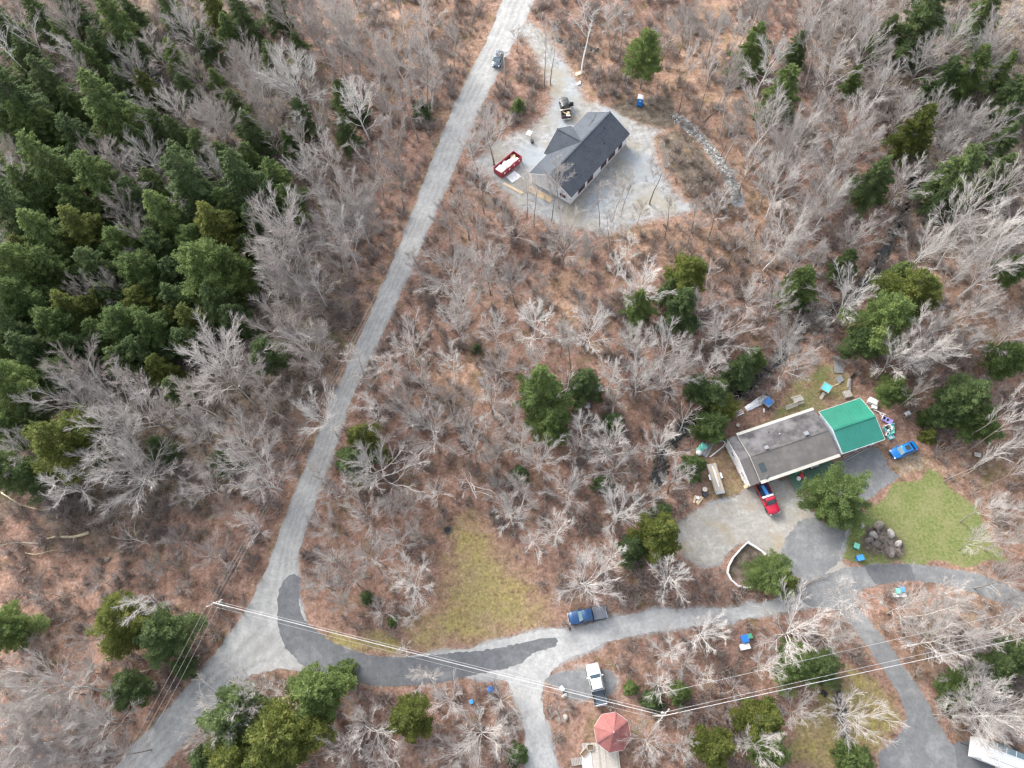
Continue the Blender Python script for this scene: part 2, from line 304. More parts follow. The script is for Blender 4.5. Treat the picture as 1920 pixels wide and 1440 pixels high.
ycol = mix(t, ramp(t, noise(t, wp, 0.17, 4, 0.65), [(0.42, (0, 0, 0)), (0.6, (0.85, 0.85, 0.85))]), ycol, mix(t, n2, (0.17, 0.14, 0.07), (0.28, 0.245, 0.12)))
ycol = mix(t, 0.6, ycol, sp, 'MULTIPLY')
grav = ramp(t, n2, [(0.3, (0.20, 0.195, 0.185)), (0.5, (0.315, 0.312, 0.302)), (0.68, (0.43, 0.428, 0.42))])
grav = mix(t, ramp(t, noise(t, wp, 0.16, 3), [(0.45, (0, 0, 0)), (0.62, (0.8, 0.8, 0.8))]), grav, (0.29, 0.262, 0.205))
grav = mix(t, ramp(t, noise(t, wp, 0.11, 3, 0.5), [(0.44, (0, 0, 0)), (0.62, (0.8, 0.8, 0.8))]), grav, (0.31, 0.345, 0.375))
ecol = ramp(t, n2, [(0.3, (0.06, 0.05, 0.04)), (0.5, (0.13, 0.105, 0.08)), (0.72, (0.22, 0.185, 0.15))])
c = mix(t, soften(cy, noise(t, wp, 0.5, 4, 0.75), 0.15, 0.9), c, ycol); c = mix(t, soften(cg, n4, 0.3, 0.75), c, gcol)
c = mix(t, soften(cgr, noise(t, wp, 0.6, 4, 0.8), 0.25, 0.8), c, grav); c = mix(t, soften(ce, n4, 0.3, 0.8), c, ecol)
t.links.new(c, b.inputs['Base Color']); b.inputs['Roughness'].default_value = 0.95; b.inputs['Specular IOR Level'].default_value = 0.15
bump(t, b, n3, 0.5, 0.15)
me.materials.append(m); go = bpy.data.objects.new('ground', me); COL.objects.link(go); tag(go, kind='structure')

# ------------------------------------------------------------------ road sheets
def gravelmat(name, a, bcol, tracks=True, stain=None):
    m, t, b = newmat(name); wp = worldpos(t)
    n2 = noise(t, wp, 0.9, 3, 0.7); n3 = noise(t, wp, 0.25, 3); n5 = noise(t, wp, 2.6, 1, 0.5)
    c = ramp(t, n2, [(0.3, V(a, 0.82)), (0.5, a), (0.7, bcol)])
    c = mix(t, ramp(t, n3, [(0.4, (0, 0, 0)), (0.65, (0.6, 0.6, 0.6))]), c, V(a, 0.8))
    if tracks:
        uv = t.nodes.new('ShaderNodeUVMap'); s = t.nodes.new('ShaderNodeSeparateXYZ'); t.links.new(uv.outputs[0], s.inputs[0])
        wob = mth(t, 'MULTIPLY_ADD', noise(t, wp, 0.12, 3), 0.14, mth(t, 'ADD', s.outputs[0], -0.07))
        tr = ramp(t, wob, [(0.0, (0.25, 0.25, 0.25)), (0.18, (0.9, 0.9, 0.9)), (0.27, (0.15, 0.15, 0.15)), (0.36, (1, 1, 1)), (0.46, (0.25, 0.25, 0.25)), (0.6, (0.95, 0.95, 0.95)), (0.68, (0.2, 0.2, 0.2)), (0.78, (1, 1, 1)), (1.0, (0.3, 0.3, 0.3))])
        f = mth(t, 'MULTIPLY', mth(t, 'SUBTRACT', 1.0, tr), ramp(t, n3, [(0.35, (0.12, 0.12, 0.12)), (0.62, (0.8, 0.8, 0.8))]))
        c = mix(t, f, c, V(a, 0.58))
    if stain: c = mix(t, ramp(t, noise(t, wp, 0.3, 5, 0.65), [(0.5, (0, 0, 0)), (0.68, (0.75, 0.75, 0.75))]), c, stain)
    c = mix(t, 0.16, c, ramp(t, n5, [(0.35, (0.6, 0.6, 0.6)), (0.5, (1, 1, 1)), (0.68, (1.35, 1.35, 1.35))]), 'MULTIPLY')
    t.links.new(c, b.inputs['Base Color']); b.inputs['Roughness'].default_value = 0.95; b.inputs['Specular IOR Level'].default_value = 0.2
    return m
gravelmat('road_gravel', (0.39, 0.39, 0.38), (0.455, 0.455, 0.445))
gravelmat('drive_gravel', (0.40, 0.402, 0.395), (0.485, 0.485, 0.475), False, (0.26, 0.265, 0.268))
gravelmat('yard_gravel', (0.345, 0.33, 0.30), (0.45, 0.435, 0.40), False, (0.32, 0.262, 0.18))
gravelmat('asphalt_new', (0.14, 0.146, 0.155), (0.17, 0.177, 0.186), False, (0.215, 0.22, 0.226))
gravelmat('asphalt_old', (0.195, 0.20, 0.205), (0.245, 0.25, 0.252), False, (0.29, 0.29, 0.285))
gravelmat('asphalt_patch', (0.15, 0.156, 0.164), (0.18, 0.186, 0.192), False)
def resample(pts, n):
    pts = np.asarray(pts, float); d = np.r_[0, np.cumsum(np.hypot(*np.diff(pts, axis=0).T))]; s = np.linspace(0, d[-1], n)
    return np.column_stack([np.interp(s, d, pts[:, 0]), np.interp(s, d, pts[:, 1])])
def ragged(pl, step=0.5, amp=0.16, sm=2):
    pl = np.vstack([pl, pl[:1]]); d = np.hypot(*np.diff(pl, axis=0).T).sum(); r = resample(pl, max(20, int(d/step)))[:-1]
    rng = np.random.RandomState(len(r)); 
    for _ in range(sm): r = 0.25*np.roll(r, 1, 0)+0.5*r+0.25*np.roll(r, -1, 0)
    return r+rng.uniform(-amp, amp, r.shape)
def sheet(name, pl, z, mat, amp=0.16):
    r = ragged(pl, 0.42, amp, 1 if amp < .06 else 2); bm = bmesh.new(); vs = [bm.verts.new((x, y, z)) for x, y in r]; bm.verts.ensure_lookup_table()
    es = [bm.edges.new((vs[i], vs[(i+1) % len(vs)])) for i in range(len(vs))]
    bmesh.ops.triangle_fill(bm, edges=es, use_beauty=True, normal=(0, 0, 1))
    bmesh.ops.recalc_face_normals(bm, faces=bm.faces)
    for f in bm.faces:
        if f.normal.z < 0: f.normal_flip()
    me = bpy.data.meshes.new(name); bm.to_mesh(me); bm.free(); me.materials.append(MATS[mat]); o = bpy.data.objects.new(name, me); COL.objects.link(o); return tag(o, kind='structure')
def ribbon(name, L, R, z, mat, n=260, m=8, amp=0.22):
    L = resample(L, n); R = resample(R, n); rng = np.random.RandomState(3)
    for _ in range(10):
        L[1:-1] = .25*L[:-2]+.5*L[1:-1]+.25*L[2:]; R[1:-1] = .25*R[:-2]+.5*R[1:-1]+.25*R[2:]
    L = L+rng.uniform(-amp, amp, L.shape); R = R+rng.uniform(-amp, amp, R.shape)
    vs = []; uvs = []
    for i in range(n):
        for j in range(m+1):
            k = j/m; p = L[i]*(1-k)+R[i]*k; vs.append((p[0], p[1], z)); uvs.append((k, i/n))
    fs = [(i*(m+1)+j, (i+1)*(m+1)+j, (i+1)*(m+1)+j+1, i*(m+1)+j+1) for i in range(n-1) for j in range(m)]
    me = bpy.data.meshes.new(name); me.from_pydata(vs, [], fs); uv = me.uv_layers.new(name='UVMap')
    for l in me.loops: uv.data[l.index].uv = uvs[l.vertex_index]
    me.materials.append(MATS[mat]); o = bpy.data.objects.new(name, me); COL.objects.link(o)
    bm = bmesh.new(); bm.from_mesh(me); bmesh.ops.recalc_face_normals(bm, faces=bm.faces)
    for f in bm.faces:
        if f.normal.z < 0: f.normal_flip()
    bm.to_mesh(me); bm.free(); return tag(o, kind='structure')
ribbon('gravel_road', poly(ROAD_L), poly(ROAD_R), 0.020, 'road_gravel')
sheet('gravel_drive', PL['shared'], 0.026, 'drive_gravel', 0.17)
sheet('asphalt_road', PL['asph'], 0.034, 'asphalt_new', 0.14)
sheet('parking_pad', PL['pad'], 0.038, 'asphalt_old', 0.16)
sheet('asphalt_drive', PL['east'], 0.032, 'asphalt_old', 0.15)
sheet('asphalt_patch', poly(PATCH), 0.038, 'asphalt_patch', 0.05)
sheet('camper_pad', PL['rv'], 0.042, 'asphalt_patch', 0.05)
sheet('yard_drive', PL['yard'], 0.022, 'yard_gravel', 0.17)
sheet('yard_paving', poly([(1472,1010),(1500,975),(1530,968),(1552,990),(1592,976),(1586,1005),(1575,1032),(1574,1052),(1546,1076),(1500,1098),(1478,1070),(1462,1040)]), 0.029, 'asphalt_old', 0.17)
sheet('garage_drive', PL['car'], 0.028, 'asphalt_old', 0.16)
# water of the brook
m, t, b = newmat('brook_water'); b.inputs['Base Color'].default_value = (0.018, 0.02, 0.02, 1); b.inputs['Roughness'].default_value = 0.12; bump(t, b, noise(t, worldpos(t), 3, 4), 0.5, 0.05)
def watercourse(name, ln, width, z):
    c = resample(LN[ln], 60); d = np.gradient(c, axis=0); nn = np.column_stack([-d[:, 1], d[:, 0]])/np.hypot(*d.T)[:, None]
    wv = width*(0.7+0.5*np.sin(np.arange(60)*0.9)+0.3*np.sin(np.arange(60)*2.3))[:, None]; mb = MB(); h = z
    vs = []
    for i in range(60): vs += [(*(c[i]-nn[i]*wv[i]), h), (*(c[i]+nn[i]*wv[i]), h)]
    mb.add(vs, [(2*i, 2*i+2, 2*i+3, 2*i+1) for i in range(59)]); tag(mb.build(name, 'brook_water'), kind='structure')
watercourse('brook', 'stream', 0.75, -0.62)
watercourse('ditch_water', 'gully', 0.35, -0.28)

# ------------------------------------------------------------------ buildings
plain('shingle_dark', (0.066, 0.078, 0.096), 0.9, 0.35, 3.0, big=(0.5, (0.08, 0.093, 0.112)))
plain('shingle_old', (0.162, 0.148, 0.14), 0.95, 0.2, 1.2, big=(0.35, (0.13, 0.12, 0.115)))
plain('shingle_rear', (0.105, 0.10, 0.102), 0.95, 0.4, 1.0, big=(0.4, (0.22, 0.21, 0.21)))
plain('roof_patch', (0.055, 0.075, 0.085), 0.9, 0.15)
plain('wall_white', (0.72, 0.73, 0.75), 0.7, 0.05, 1.0)
plain('wall_pale', (0.62, 0.68, 0.74), 0.7, 0.06, 1.0)
plain('trim_cream', (0.56, 0.545, 0.48), 0.7, 0.08, 1.0)
plain('vinyl_white', (0.8, 0.8, 0.8), 0.6, 0.04)
plain('concrete', (0.36, 0.36, 0.355), 0.9, 0.12)
plain('window_red', (0.16, 0.035, 0.03), 0.5, 0.1)
plain('lumber', (0.62, 0.47, 0.30), 0.8, 0.15, 4)
plain('lumber_pale', (0.70, 0.62, 0.52), 0.8, 0.15, 4)
plain('wood_grey', (0.34, 0.315, 0.285), 0.9, 0.25, 5)
plain('wood_brown', (0.20, 0.14, 0.09), 0.9, 0.25, 5)
plain('wood_weathered', (0.46, 0.43, 0.38), 0.9, 0.2, 5)
plain('metal_green', (0.022, 0.23, 0.15), 0.45, 0.10, 0.6, 0.0, 0.2)
plain('metal_green_shaded', (0.025, 0.205, 0.155), 0.45, 0.08, 0.6, 0.0, 0.2)  # same roof metal, duller and bluer: shade of the front slope painted in
plain('deck_green', (0.09, 0.165, 0.12), 0.8, 0.2, 2)
plain('metal_grey', (0.42, 0.43, 0.44), 0.45, 0.1, 2, 0.6)
plain('metal_dark', (0.06, 0.062, 0.065), 0.5, 0.15, 2, 0.5)
plain('black', (0.015, 0.015, 0.016), 0.6, 0.2)
plain('rubber', (0.02, 0.02, 0.02), 0.85, 0.2)
plain('white_plastic', (0.82, 0.82, 0.81), 0.5, 0.05)
plain('blue_plastic', (0.02, 0.17, 0.55), 0.4, 0.08, coat=0.2)
plain('toilet_blue', (0.01, 0.20, 0.62), 0.4, 0.06, coat=0.2)
plain('sky_plastic', (0.06, 0.34, 0.75), 0.4, 0.08, coat=0.2)
plain('green_plastic', (0.06, 0.30, 0.18), 0.45, 0.1, coat=0.2)
plain('mint_plastic', (0.20, 0.62, 0.50), 0.45, 0.08)
plain('aqua_plastic', (0.16, 0.62, 0.62), 0.4, 0.08)
plain('lilac_plastic', (0.40, 0.34, 0.72), 0.4, 0.08)
plain('red_plastic', (0.55, 0.03, 0.05), 0.4, 0.08)
plain('tarp_white', (0.80, 0.81, 0.82), 0.6, 0.08, 1.5, bmp=0.8)
plain('tarp_blue', (0.06, 0.26, 0.66), 0.5, 0.08, 2, bmp=0.5)
plain('dumpster_red', (0.33, 0.04, 0.055), 0.5, 0.15, 2)
plain('gazebo_red', (0.31, 0.118, 0.108), 0.9, 0.16, 3, big=(0.8, (0.24, 0.10, 0.098)))
plain('foam', (0.85, 0.85, 0.84), 0.8, 0.06, 3)
plain('stone', (0.27, 0.24, 0.21), 0.95, 0.3, 2, bmp=0.6)
plain('stone_pale', (0.45, 0.43, 0.40), 0.95, 0.3, 2, bmp=0.6)
plain('stone_white', (0.60, 0.60, 0.59), 0.95, 0.2, 2, bmp=0.4)
plain('stone_dark', (0.12, 0.115, 0.11), 0.95, 0.35, 2, bmp=0.6)
plain('log_bark', (0.25, 0.21, 0.17), 0.95, 0.3, 3, bmp=0.6)
plain('log_bare', (0.52, 0.44, 0.30), 0.9, 0.2, 3, bmp=0.4)
plain('pole_wood', (0.40, 0.36, 0.31), 0.9, 0.2, 3)
plain('wire', (0.62, 0.62, 0.62), 0.4, 0.02, 1, 0.3, bmp=0)
plain('wire_dark', (0.30, 0.30, 0.30), 0.5, 0.02, 1, 0.2, bmp=0)
plain('skin', (0.5, 0.32, 0.24), 0.6, 0.05); plain('jacket', (0.02, 0.02, 0.024), 0.85, 0.2); plain('trousers', (0.03, 0.033, 0.045), 0.85, 0.2); plain('hair', (0.05, 0.03, 0.02), 0.8, 0.2)
plain('chrome', (0.7, 0.7, 0.72), 0.2, 0.03, 1, 0.9, bmp=0); plain('lamp_clear', (0.75, 0.77, 0.8), 0.15, 0.03, bmp=0); plain('lamp_red', (0.4, 0.01, 0.01), 0.25, 0.05, bmp=0)
glass('glass_dark'); glass('glass_blue', (0.05, 0.08, 0.10)); glass('glass_sky', (0.16, 0.24, 0.27))
# house wrap with rows of faint print
m, t, b = newmat('house_wrap'); v = coords(t); br = t.nodes.new('ShaderNodeTexBrick'); br.inputs['Scale'].default_value = 1.0
mp = t.nodes.new('ShaderNodeMapping'); mp.inputs['Rotation'].default_value = (0, 0, 0); t.links.new(v, mp.inputs[0])
sx = t.nodes.new('ShaderNodeSeparateXYZ'); t.links.new(v, sx.inputs[0]); cx = t.nodes.new('ShaderNodeCombineXYZ'); t.links.new(sx.outputs[1], cx.inputs[0]); t.links.new(sx.outputs[2], cx.inputs[1])
n = t.nodes.new('ShaderNodeTexVoronoi'); n.inputs['Scale'].default_value = 1.25; n.inputs['Randomness'].default_value = 0.35; t.links.new(cx.outputs[0], n.inputs['Vector'])
t.links.new(ramp(t, n.outputs['Distance'], [(0.0, (0.42, 0.45, 0.52)), (0.2, (0.5, 0.53, 0.58)), (0.24, (0.74, 0.76, 0.79))]), b.inputs['Base Color']); b.inputs['Roughness'].default_value = 0.7

def wall_window(parent, c, wd, ht, nrm, frame='window_red', pane='glass_dark', depth=0.09, bars=True):
    # a window set on a wall: c centre on the wall face, nrm outward direction (unit, horizontal)
    n = Vector((*nrm, 0)); u = Vector((-n.y, n.x, 0)); c = Vector(c); fw = 0.09
    mb = MB(); rz = math.atan2(u.y, u.x)
    for s in (-1, 1):
        mb.box(c+u*s*(wd/2-fw/2)+n*depth/2, (fw, depth, ht), rz)
        mb.box(c+Vector((0, 0, s*(ht/2-fw/2)))+n*depth/2, (wd-2*fw, depth, fw), rz)
    if bars: mb.box(c+n*depth*0.45, (wd-2*fw, depth*0.7, 0.05), rz)
    f = mb.build('window', frame, parent)
    MB().box(c+n*0.025, (wd-2*fw-0.005, 0.03, ht-2*fw-0.005), rz).build('pane', pane, f)
    MB().box(c+n*(depth/2+0.03)+Vector((0, 0, -ht/2-0.035)), (wd+0.14, depth+0.06, 0.06), rz).build('sill', 'vinyl_white', f)
    return f

# --- new house at the building site
def new_house():
    z = 3.0
    A, B, C, D = [P(900+x/6.4, 190+y/6.4, z) for x, y in ((1800, 400), (1085, 1165), (595, 858), (1300, 115))]
    cen = (A+B+C+D)/4; u = ((A-B)+(D-C)).normalized(); rz = math.atan2(u.y, u.x)
    t = thing('new_house', 'unfinished house with dark grey shingle roof and bare white walls', 'house', (cen.x, cen.y, 0), rz)
    hx, hy, wx, wy, zr = 10.18, 5.25, 9.75, 4.8, 6.0
    MB().box((0, 0, 0.2), (2*wx+0.06, 2*wy+0.06, 0.5)).build('foundation', 'concrete', t)
    sl = (zr-z)/hy; zt = z+0.42*sl-0.16
    def gable(x): return [(x, -wy, 0.45), (x, wy, 0.45), (x, wy, zt), (x, 0, zt+wy*sl), (x, -wy, zt)]
    for x, mt, nm in ((-wx, 'house_wrap', 'gable_wall'), (wx, 'wall_white', 'gable_wall')):
        MB().loft([gable(x), gable(x-math.copysign(0.2, x))]).build(nm, mt, t)
    for y, nm in ((-wy, 'side_wall'), (wy, 'side_wall')):
        MB().box((0, y-math.copysign(0.1, y), (0.45+zt)/2), (2*wx-0.41, 0.2, zt-0.45)).build(nm, 'wall_white', t)
    # roof slopes: the rear half and the front half, the front one cut by the cross gable
    MB().slab([(-hx, -hy, z), (hx, -hy, z), (hx, 0, zr), (-hx, 0, zr)], 0.2).build('roof_slope', 'shingle_dark', t)
    MB().slab([(-hx, hy, z), (hx, hy, z), (hx, 0, zr), (-hx, 0, zr)], 0.2).build('roof_slope', 'shingle_dark', t)
    MB().bar((-hx, 0, zr+0.02), (hx, 0, zr+0.02), 0.34, 0.07).build('ridge_cap', 'shingle_dark', t)
    wc, hw, wr = 0.3, 4.55, 6.02; yo = 5.95
    for s in (-1, 1):
        MB().slab([(wc, -0.02, wr), (wc, yo, wr), (wc+s*hw, yo, z+0.03), (wc+s*hw, hy+0.02, z+0.03)], 0.19).build('wing_roof_slope', 'shingle_dark', t)
        MB().bar((wc, yo+0.012, wr-0.1), (wc+s*hw, yo+0.012, z-0.07), 0.03, 0.22).build('fascia', 'vinyl_white', t)
        for x in (-hx, hx): MB().bar((x+math.copysign(0.018, x), 0, zr-0.11), (x+math.copysign(0.018, x), s*hy, z-0.11), 0.03, 0.2).build('fascia', 'vinyl_white', t)
    MB().bar((wc, -0.05, wr+0.03), (wc, yo, wr+0.03), 0.3, 0.06).build('ridge_cap', 'shingle_dark', t)
    MB().loft([[(wc-4.2, y, 0.45), (wc+4.2, y, 0.45), (wc+4.2, y, 3.0), (wc, y, 5.75), (wc-4.2, y, 3.0)] for y in (5.3, 5.5)]).build('wing_wall', 'wall_white', t)
    for s in (-1, 1): MB().box((wc+s*4.1, 5.05, 1.7), (0.2, 0.46, 2.5)).build('wing_wall', 'wall_white', t)
    d = MB().box((wc+0.9, 5.53, 1.5), (1.0, 0.06, 2.1)).build('door', 'window_red', t); MB().box((wc+1.25, 5.59, 1.45), (0.06, 0.06, 0.14)).build('handle', 'chrome', d)
    for x in (-2.2, -0.6, 2.9): wall_window(t, (wc+x, 5.5, 1.9), 1.0, 1.3, (0, 1))
    for tt, wd in ((0.20, 2.2), (0.345, 1.9), (0.575, 1.9), (0.715, 2.3), (0.865, 1.2)):
        wall_window(t, (-hx+tt*2*hx, -wy, 1.62), wd, 1.5, (0, -1))
    wall_window(t, (-wx, -2.9, 1.65), 1.4, 0.75, (-1, 0)); wall_window(t, (wx, 1.6, 1.7), 1.2, 1.2, (1, 0))
    MB().box((wx+0.02, -1.8, 1.5), (0.08, 0.95, 2.1)).build('door', 'window_red', t)
    MB().box((0, -wy-0.04, 0.62), (2*wx, 0.04, 0.2)).build('skirt_board', 'vinyl_white', t)
    for x, y in ((6.4, -1.3), (3.9, -3.1), (-5.6, -0.8), (-5.9, -3.2)):           # vent stacks
        zz = zr+y*sl; q = MB(); q.tube([(x, y, zz-0.1), (x, y, zz+0.35)], 0.08, 10); q.lathe([(0.0, 0), (0.2, 0.0), (0.14, 0.08)], 10)
        q = MB().tube([(x, y, zz-0.1), (x, y, zz+0.38)], 0.09, 10); q.build('vent_pipe', 'black', t)
    for i in range(3): MB().bar((5.2+i*1.5, 1.9+i*0.3, zr-(1.9+i*0.3)*sl+0.05), (7.4+i*0.9, 1.9+i*0.3, zr-(1.9+i*0.3)*sl+0.05), 0.06, 0.06).build('roof_batten', 'shingle_old', t)
    return t
new_house()

# --- long mobile home with lean-to end
def mobile_home():
    q = [P(1240+x/3.43, 680+y/3.43, 2.8) for x, y in ((490, 455), (985, 300), (1140, 590), (640, 775))]
    cen = sum(q, Vector())/4; u = ((q[2]-q[3])+(q[1]-q[0])).normalized(); rz = math.atan2(u.y, u.x)
    t = thing('mobile_home', 'long low mobile home with stained grey shingle roof and cream eaves', 'house', (cen.x, cen.y, 0), rz)
    hx, hy, z, zr = 6.95, 4.15, 2.75, 3.55; sl = (zr-z)/hy; wx, wy = 6.75, 3.75
    MB().box((0, 0, 0.25), (2*wx-0.1, 2*wy-0.1, 0.5)).build('skirting', 'trim_cream', t)
    zt = z+0.4*sl-0.12
    for y in (-wy, wy): MB().box((0, y-math.copysign(0.07, y), (0.5+zt)/2), (2*wx, 0.14, zt-0.5)).build('side_wall', 'wall_white', t)
    for x in (-wx, wx):
        g = lambda xx: [(xx, -wy+0.14, 0.5), (xx, wy-0.14, 0.5), (xx, wy-0.14, zt), (xx, 0, zt+wy*sl-0.03), (xx, -wy+0.14, zt)]
        MB().loft([g(x), g(x-math.copysign(0.14, x))]).build('gable_wall', 'wall_white', t)
    MB().slab([(-hx, -hy, z), (hx, -hy, z), (hx, 0, zr), (-hx, 0, zr)], 0.12).build('roof_slope', 'shingle_old', t)
    MB().slab([(-hx, hy, z), (hx, hy, z), (hx, 0, zr), (-hx, 0, zr)], 0.12).build('roof_slope', 'shingle_rear', t)
    MB().bar((-hx, 0, zr+0.015), (hx, 0, zr+0.015), 0.26, 0.05).build('ridge_cap', 'shingle_old', t)
    for s in (-1, 1): MB().box((0, s*(hy+0.16), z-0.03), (2*hx, 0.5, 0.1), rx=-s*math.atan(sl)).build('eave', 'trim_cream', t)
    # lower end room
    lx0, lx1 = -hx-1.75, -hx-0.02
    for s, nm in ((-1, 'shingle_old'), (1, 'shingle_rear')):
        MB().slab([(lx0, s*4.25, z-0.25), (lx1, s*4.25, z-0.25), (lx1, 0, zr-0.25), (lx0, 0, zr-0.25)], 0.12).build('end_roof_slope', nm, t)
    g = lambda xx: [(xx, -3.9, 0.1), (xx, 3.9, 0.1), (xx, 3.9, z-0.33), (xx, 0, zr-0.40), (xx, -3.9, z-0.33)]
    MB().loft([g(lx0+0.12), g(lx0+0.26)]).build('end_wall', 'vinyl_white', t)
    for s in (-1, 1): MB().box(((lx0+lx1)/2+0.15, s*3.83, 1.2), (1.45, 0.12, 2.3)).build('end_wall', 'trim_cream', t)
    MB().bar((lx0-0.02, -4.25, z-0.3), (lx0-0.02, 0, zr-0.3), 0.05, 0.24).build('fascia', 'vinyl_white', t); MB().bar((lx0-0.02, 0, zr-0.3), (lx0-0.02, 4.25, z-0.3), 0.05, 0.24).build('fascia', 'vinyl_white', t)
    MB().bar((-hx-0.02, -hy, z+0.03), (-hx-0.02, 0, zr+0.03), 0.07, 0.1).build('joint_flashing', 'trim_cream', t); MB().bar((-hx-0.02, 0, zr+0.03), (-hx-0.02, hy, z+0.03), 0.07, 0.1).build('joint_flashing', 'trim_cream', t)
    zf = lambda y: zr-abs(y)*sl
    MB().slab([(-6.2, -3.0, zf(3.0)+0.02), (-5.2, -3.0, zf(3.0)+0.02), (-5.2, -1.5, zf(1.5)+0.02), (-6.2, -1.5, zf(1.5)+0.02)], 0.015).build('roof_patch', 'roof_patch', t)
    for x, y, a in ((-3.9, 0.45, 0.55), (3.2, 0.55, 0.65)):
        v = MB().box((x, y, zf(y)+0.18), (a, a*0.8, 0.4)).build('roof_vent', 'metal_grey', t, bev=0.03); MB().box((x, y, zf(y)+0.41), (a+0.12, a*0.8+0.12, 0.05)).build('cap', 'metal_grey', v)
    MB().tube([(-0.6, 2.0, zf(2)-0.05), (-0.6, 2.0, zf(2)+0.3)], 0.07, 8).build('vent_pipe', 'white_plastic', t)
    MB().tube([(-2.0, 2.9, zf(2.9)-0.05), (-2.0, 2.9, zf(2.9)+0.3)], 0.07, 8).build('vent_pipe', 'black', t)
    dm = MB().lathe([(0.02, 0.0), (0.28, 0.05), (0.42, 0.14), (0.41, 0.16), (0.02, 0.04)], 16).build('satellite_dish', 'metal_grey', t, True, loc=(-5.9, -3.9, zf(3.9)+0.5), rot=(1.0, 0, 0.3))
    MB().tube([(-5.9, -3.95, zf(3.95)), (-5.9, -3.95, zf(3.95)+0.55)], 0.035, 8).build('dish_mast', 'metal_grey', t)
    for x in (-5.0, -2.4, 4.6): wall_window(t, (x, -wy, 1.65), 1.1, 1.1, (0, -1), 'vinyl_white')
    for x in (-4.5, -1.0, 2.5, 5.2): wall_window(t, (x, wy, 1.65), 1.0, 1.0, (0, 1), 'vinyl_white')
    d = MB().box((0.9, -wy-0.02, 1.55), (0.95, 0.08, 2.05)).build('door', 'vinyl_white', t); MB().box((0.55, -wy-0.08, 1.5), (0.06, 0.06, 0.12)).build('handle', 'chrome', d)
    wall_window(t, (lx0+0.12, -1.9, 1.6), 1.0, 1.0, (-1, 0), 'vinyl_white'); wall_window(t, (lx0+0.12, 1.7, 1.6), 1.0, 1.0, (-1, 0), 'vinyl_white')
    return t
mobile_home()

def garage():
    q = [P(1240+x/3.43, 680+y/3.43, 3.25) for x, y in ((1015, 320), (1275, 225), (1440, 495), (1165, 580))]
    cen = sum(q, Vector())/4; u = ((q[2]-q[3])+(q[1]-q[0])).normalized(); rz = math.atan2(u.y, u.x)
    t = thing('green_roofed_garage', 'garage with bright green metal roof joined to the mobile home', 'garage', (cen.x, cen.y, 0), rz)
    hx, hy, z, zr = 3.75, 3.85, 3.25, 4.35; sl = (zr-z)/hy; wx, wy = 3.45, 3.5
    zt = z+0.35*sl-0.1
    for x in (-wx, wx):
        g = lambda xx: [(xx, -wy, 0.02), (xx, wy, 0.02), (xx, wy, zt), (xx, 0, zt+wy*sl), (xx, -wy, zt)]
        MB().loft([g(x), g(x-math.copysign(0.14, x))]).build('gable_wall', 'wall_pale', t)
    MB().box((0, wy-0.07, zt/2+0.02), (2*wx-0.29, 0.14, zt-0.02)).build('rear_wall', 'wall_pale', t)
    MB().box((0, -wy+0.07, zt-0.25), (2*wx-0.29, 0.14, 0.5)).build('front_wall', 'wall_pale', t)
    for x in (-3.0, 0, 3.0): MB().box((x, -wy+0.07, (zt-0.5)/2), (0.5, 0.14, zt-0.5)).build('front_wall', 'wall_pale', t)
    for x in (-1.5, 1.5):
        for k in range(4): MB().box((x, -wy+0.16, 0.3+k*0.6), (2.46, 0.05, 0.58)).build('door_panel', 'wall_white', t)
    for s, mt in ((-1, 'metal_green_shaded'), (1, 'metal_green')):  # front slope takes the shaded green, rear slope the brighter one
        r = MB().slab([(-hx, s*hy, z), (hx, s*hy, z), (hx, 0, zr), (-hx, 0, zr)], 0.09).build('roof_slope', mt, t)
        n = 12
        for i in range(n+1):
            x = -hx+0.04+i*(2*hx-0.08)/n; MB().bar((x, s*hy, z+0.005), (x, 0, zr+0.005), 0.04, 0.03).build('seam', mt, r)
        MB().box((0, s*(hy+0.03), z-0.08), (2*hx, 0.05, 0.14)).build('gutter', 'vinyl_white', t)
        for x in (-hx, hx): MB().bar((x+math.copysign(0.03, x), s*hy, z-0.06), (x+math.copysign(0.03, x), 0, zr-0.06), 0.05, 0.16).build('bargeboard', 'wall_pale', t)
    MB().bar((-hx, 0, zr+0.05), (hx, 0, zr+0.05), 0.32, 0.06).build('ridge_cap', 'metal_green', t)
    MB().box((1.0, wy+0.02, 1.1), (0.9, 0.08, 2.1)).build('door', 'vinyl_white', t)
    return t
garage()

def deck():
    a, b_, c, d = [P(x, y, 0.65) for x, y in ((1478, 893), (1491, 917), (1567, 886), (1556, 862))]
    u = (c-b_).normalized(); rz = math.atan2(u.y, u.x); cen = (a+b_+c+d)/4
    t = thing('deck', 'green painted timber deck in front of the mobile home', 'deck', (cen.x, cen.y, 0), rz)
    L = ((c-b_).length+(d-a).length)/2; W = 2.9
    for i in range(int(W/0.15)):
        MB().box((0, -W/2+0.075+i*0.15, 0.62), (L, 0.14, 0.04)).build('board', 'deck_green', t)
    for x in (-L/2+0.1, 0, L/2-0.1):
        MB().box((x, 0, 0.5), (0.08, W-0.1, 0.2)).build('joist', 'wood_grey', t)
        for y in (-W/2+0.1, W/2-0.1): MB().box((x, y, 0.2), (0.12, 0.12, 0.4)).build('post', 'wood_grey', t)
    for k in range(2): MB().box((L/2+0.15+0.28*k, 0.2, 0.42-0.2*k), (0.28, 1.4, 0.05)).build('step', 'deck_green', t)
    return t
deck()

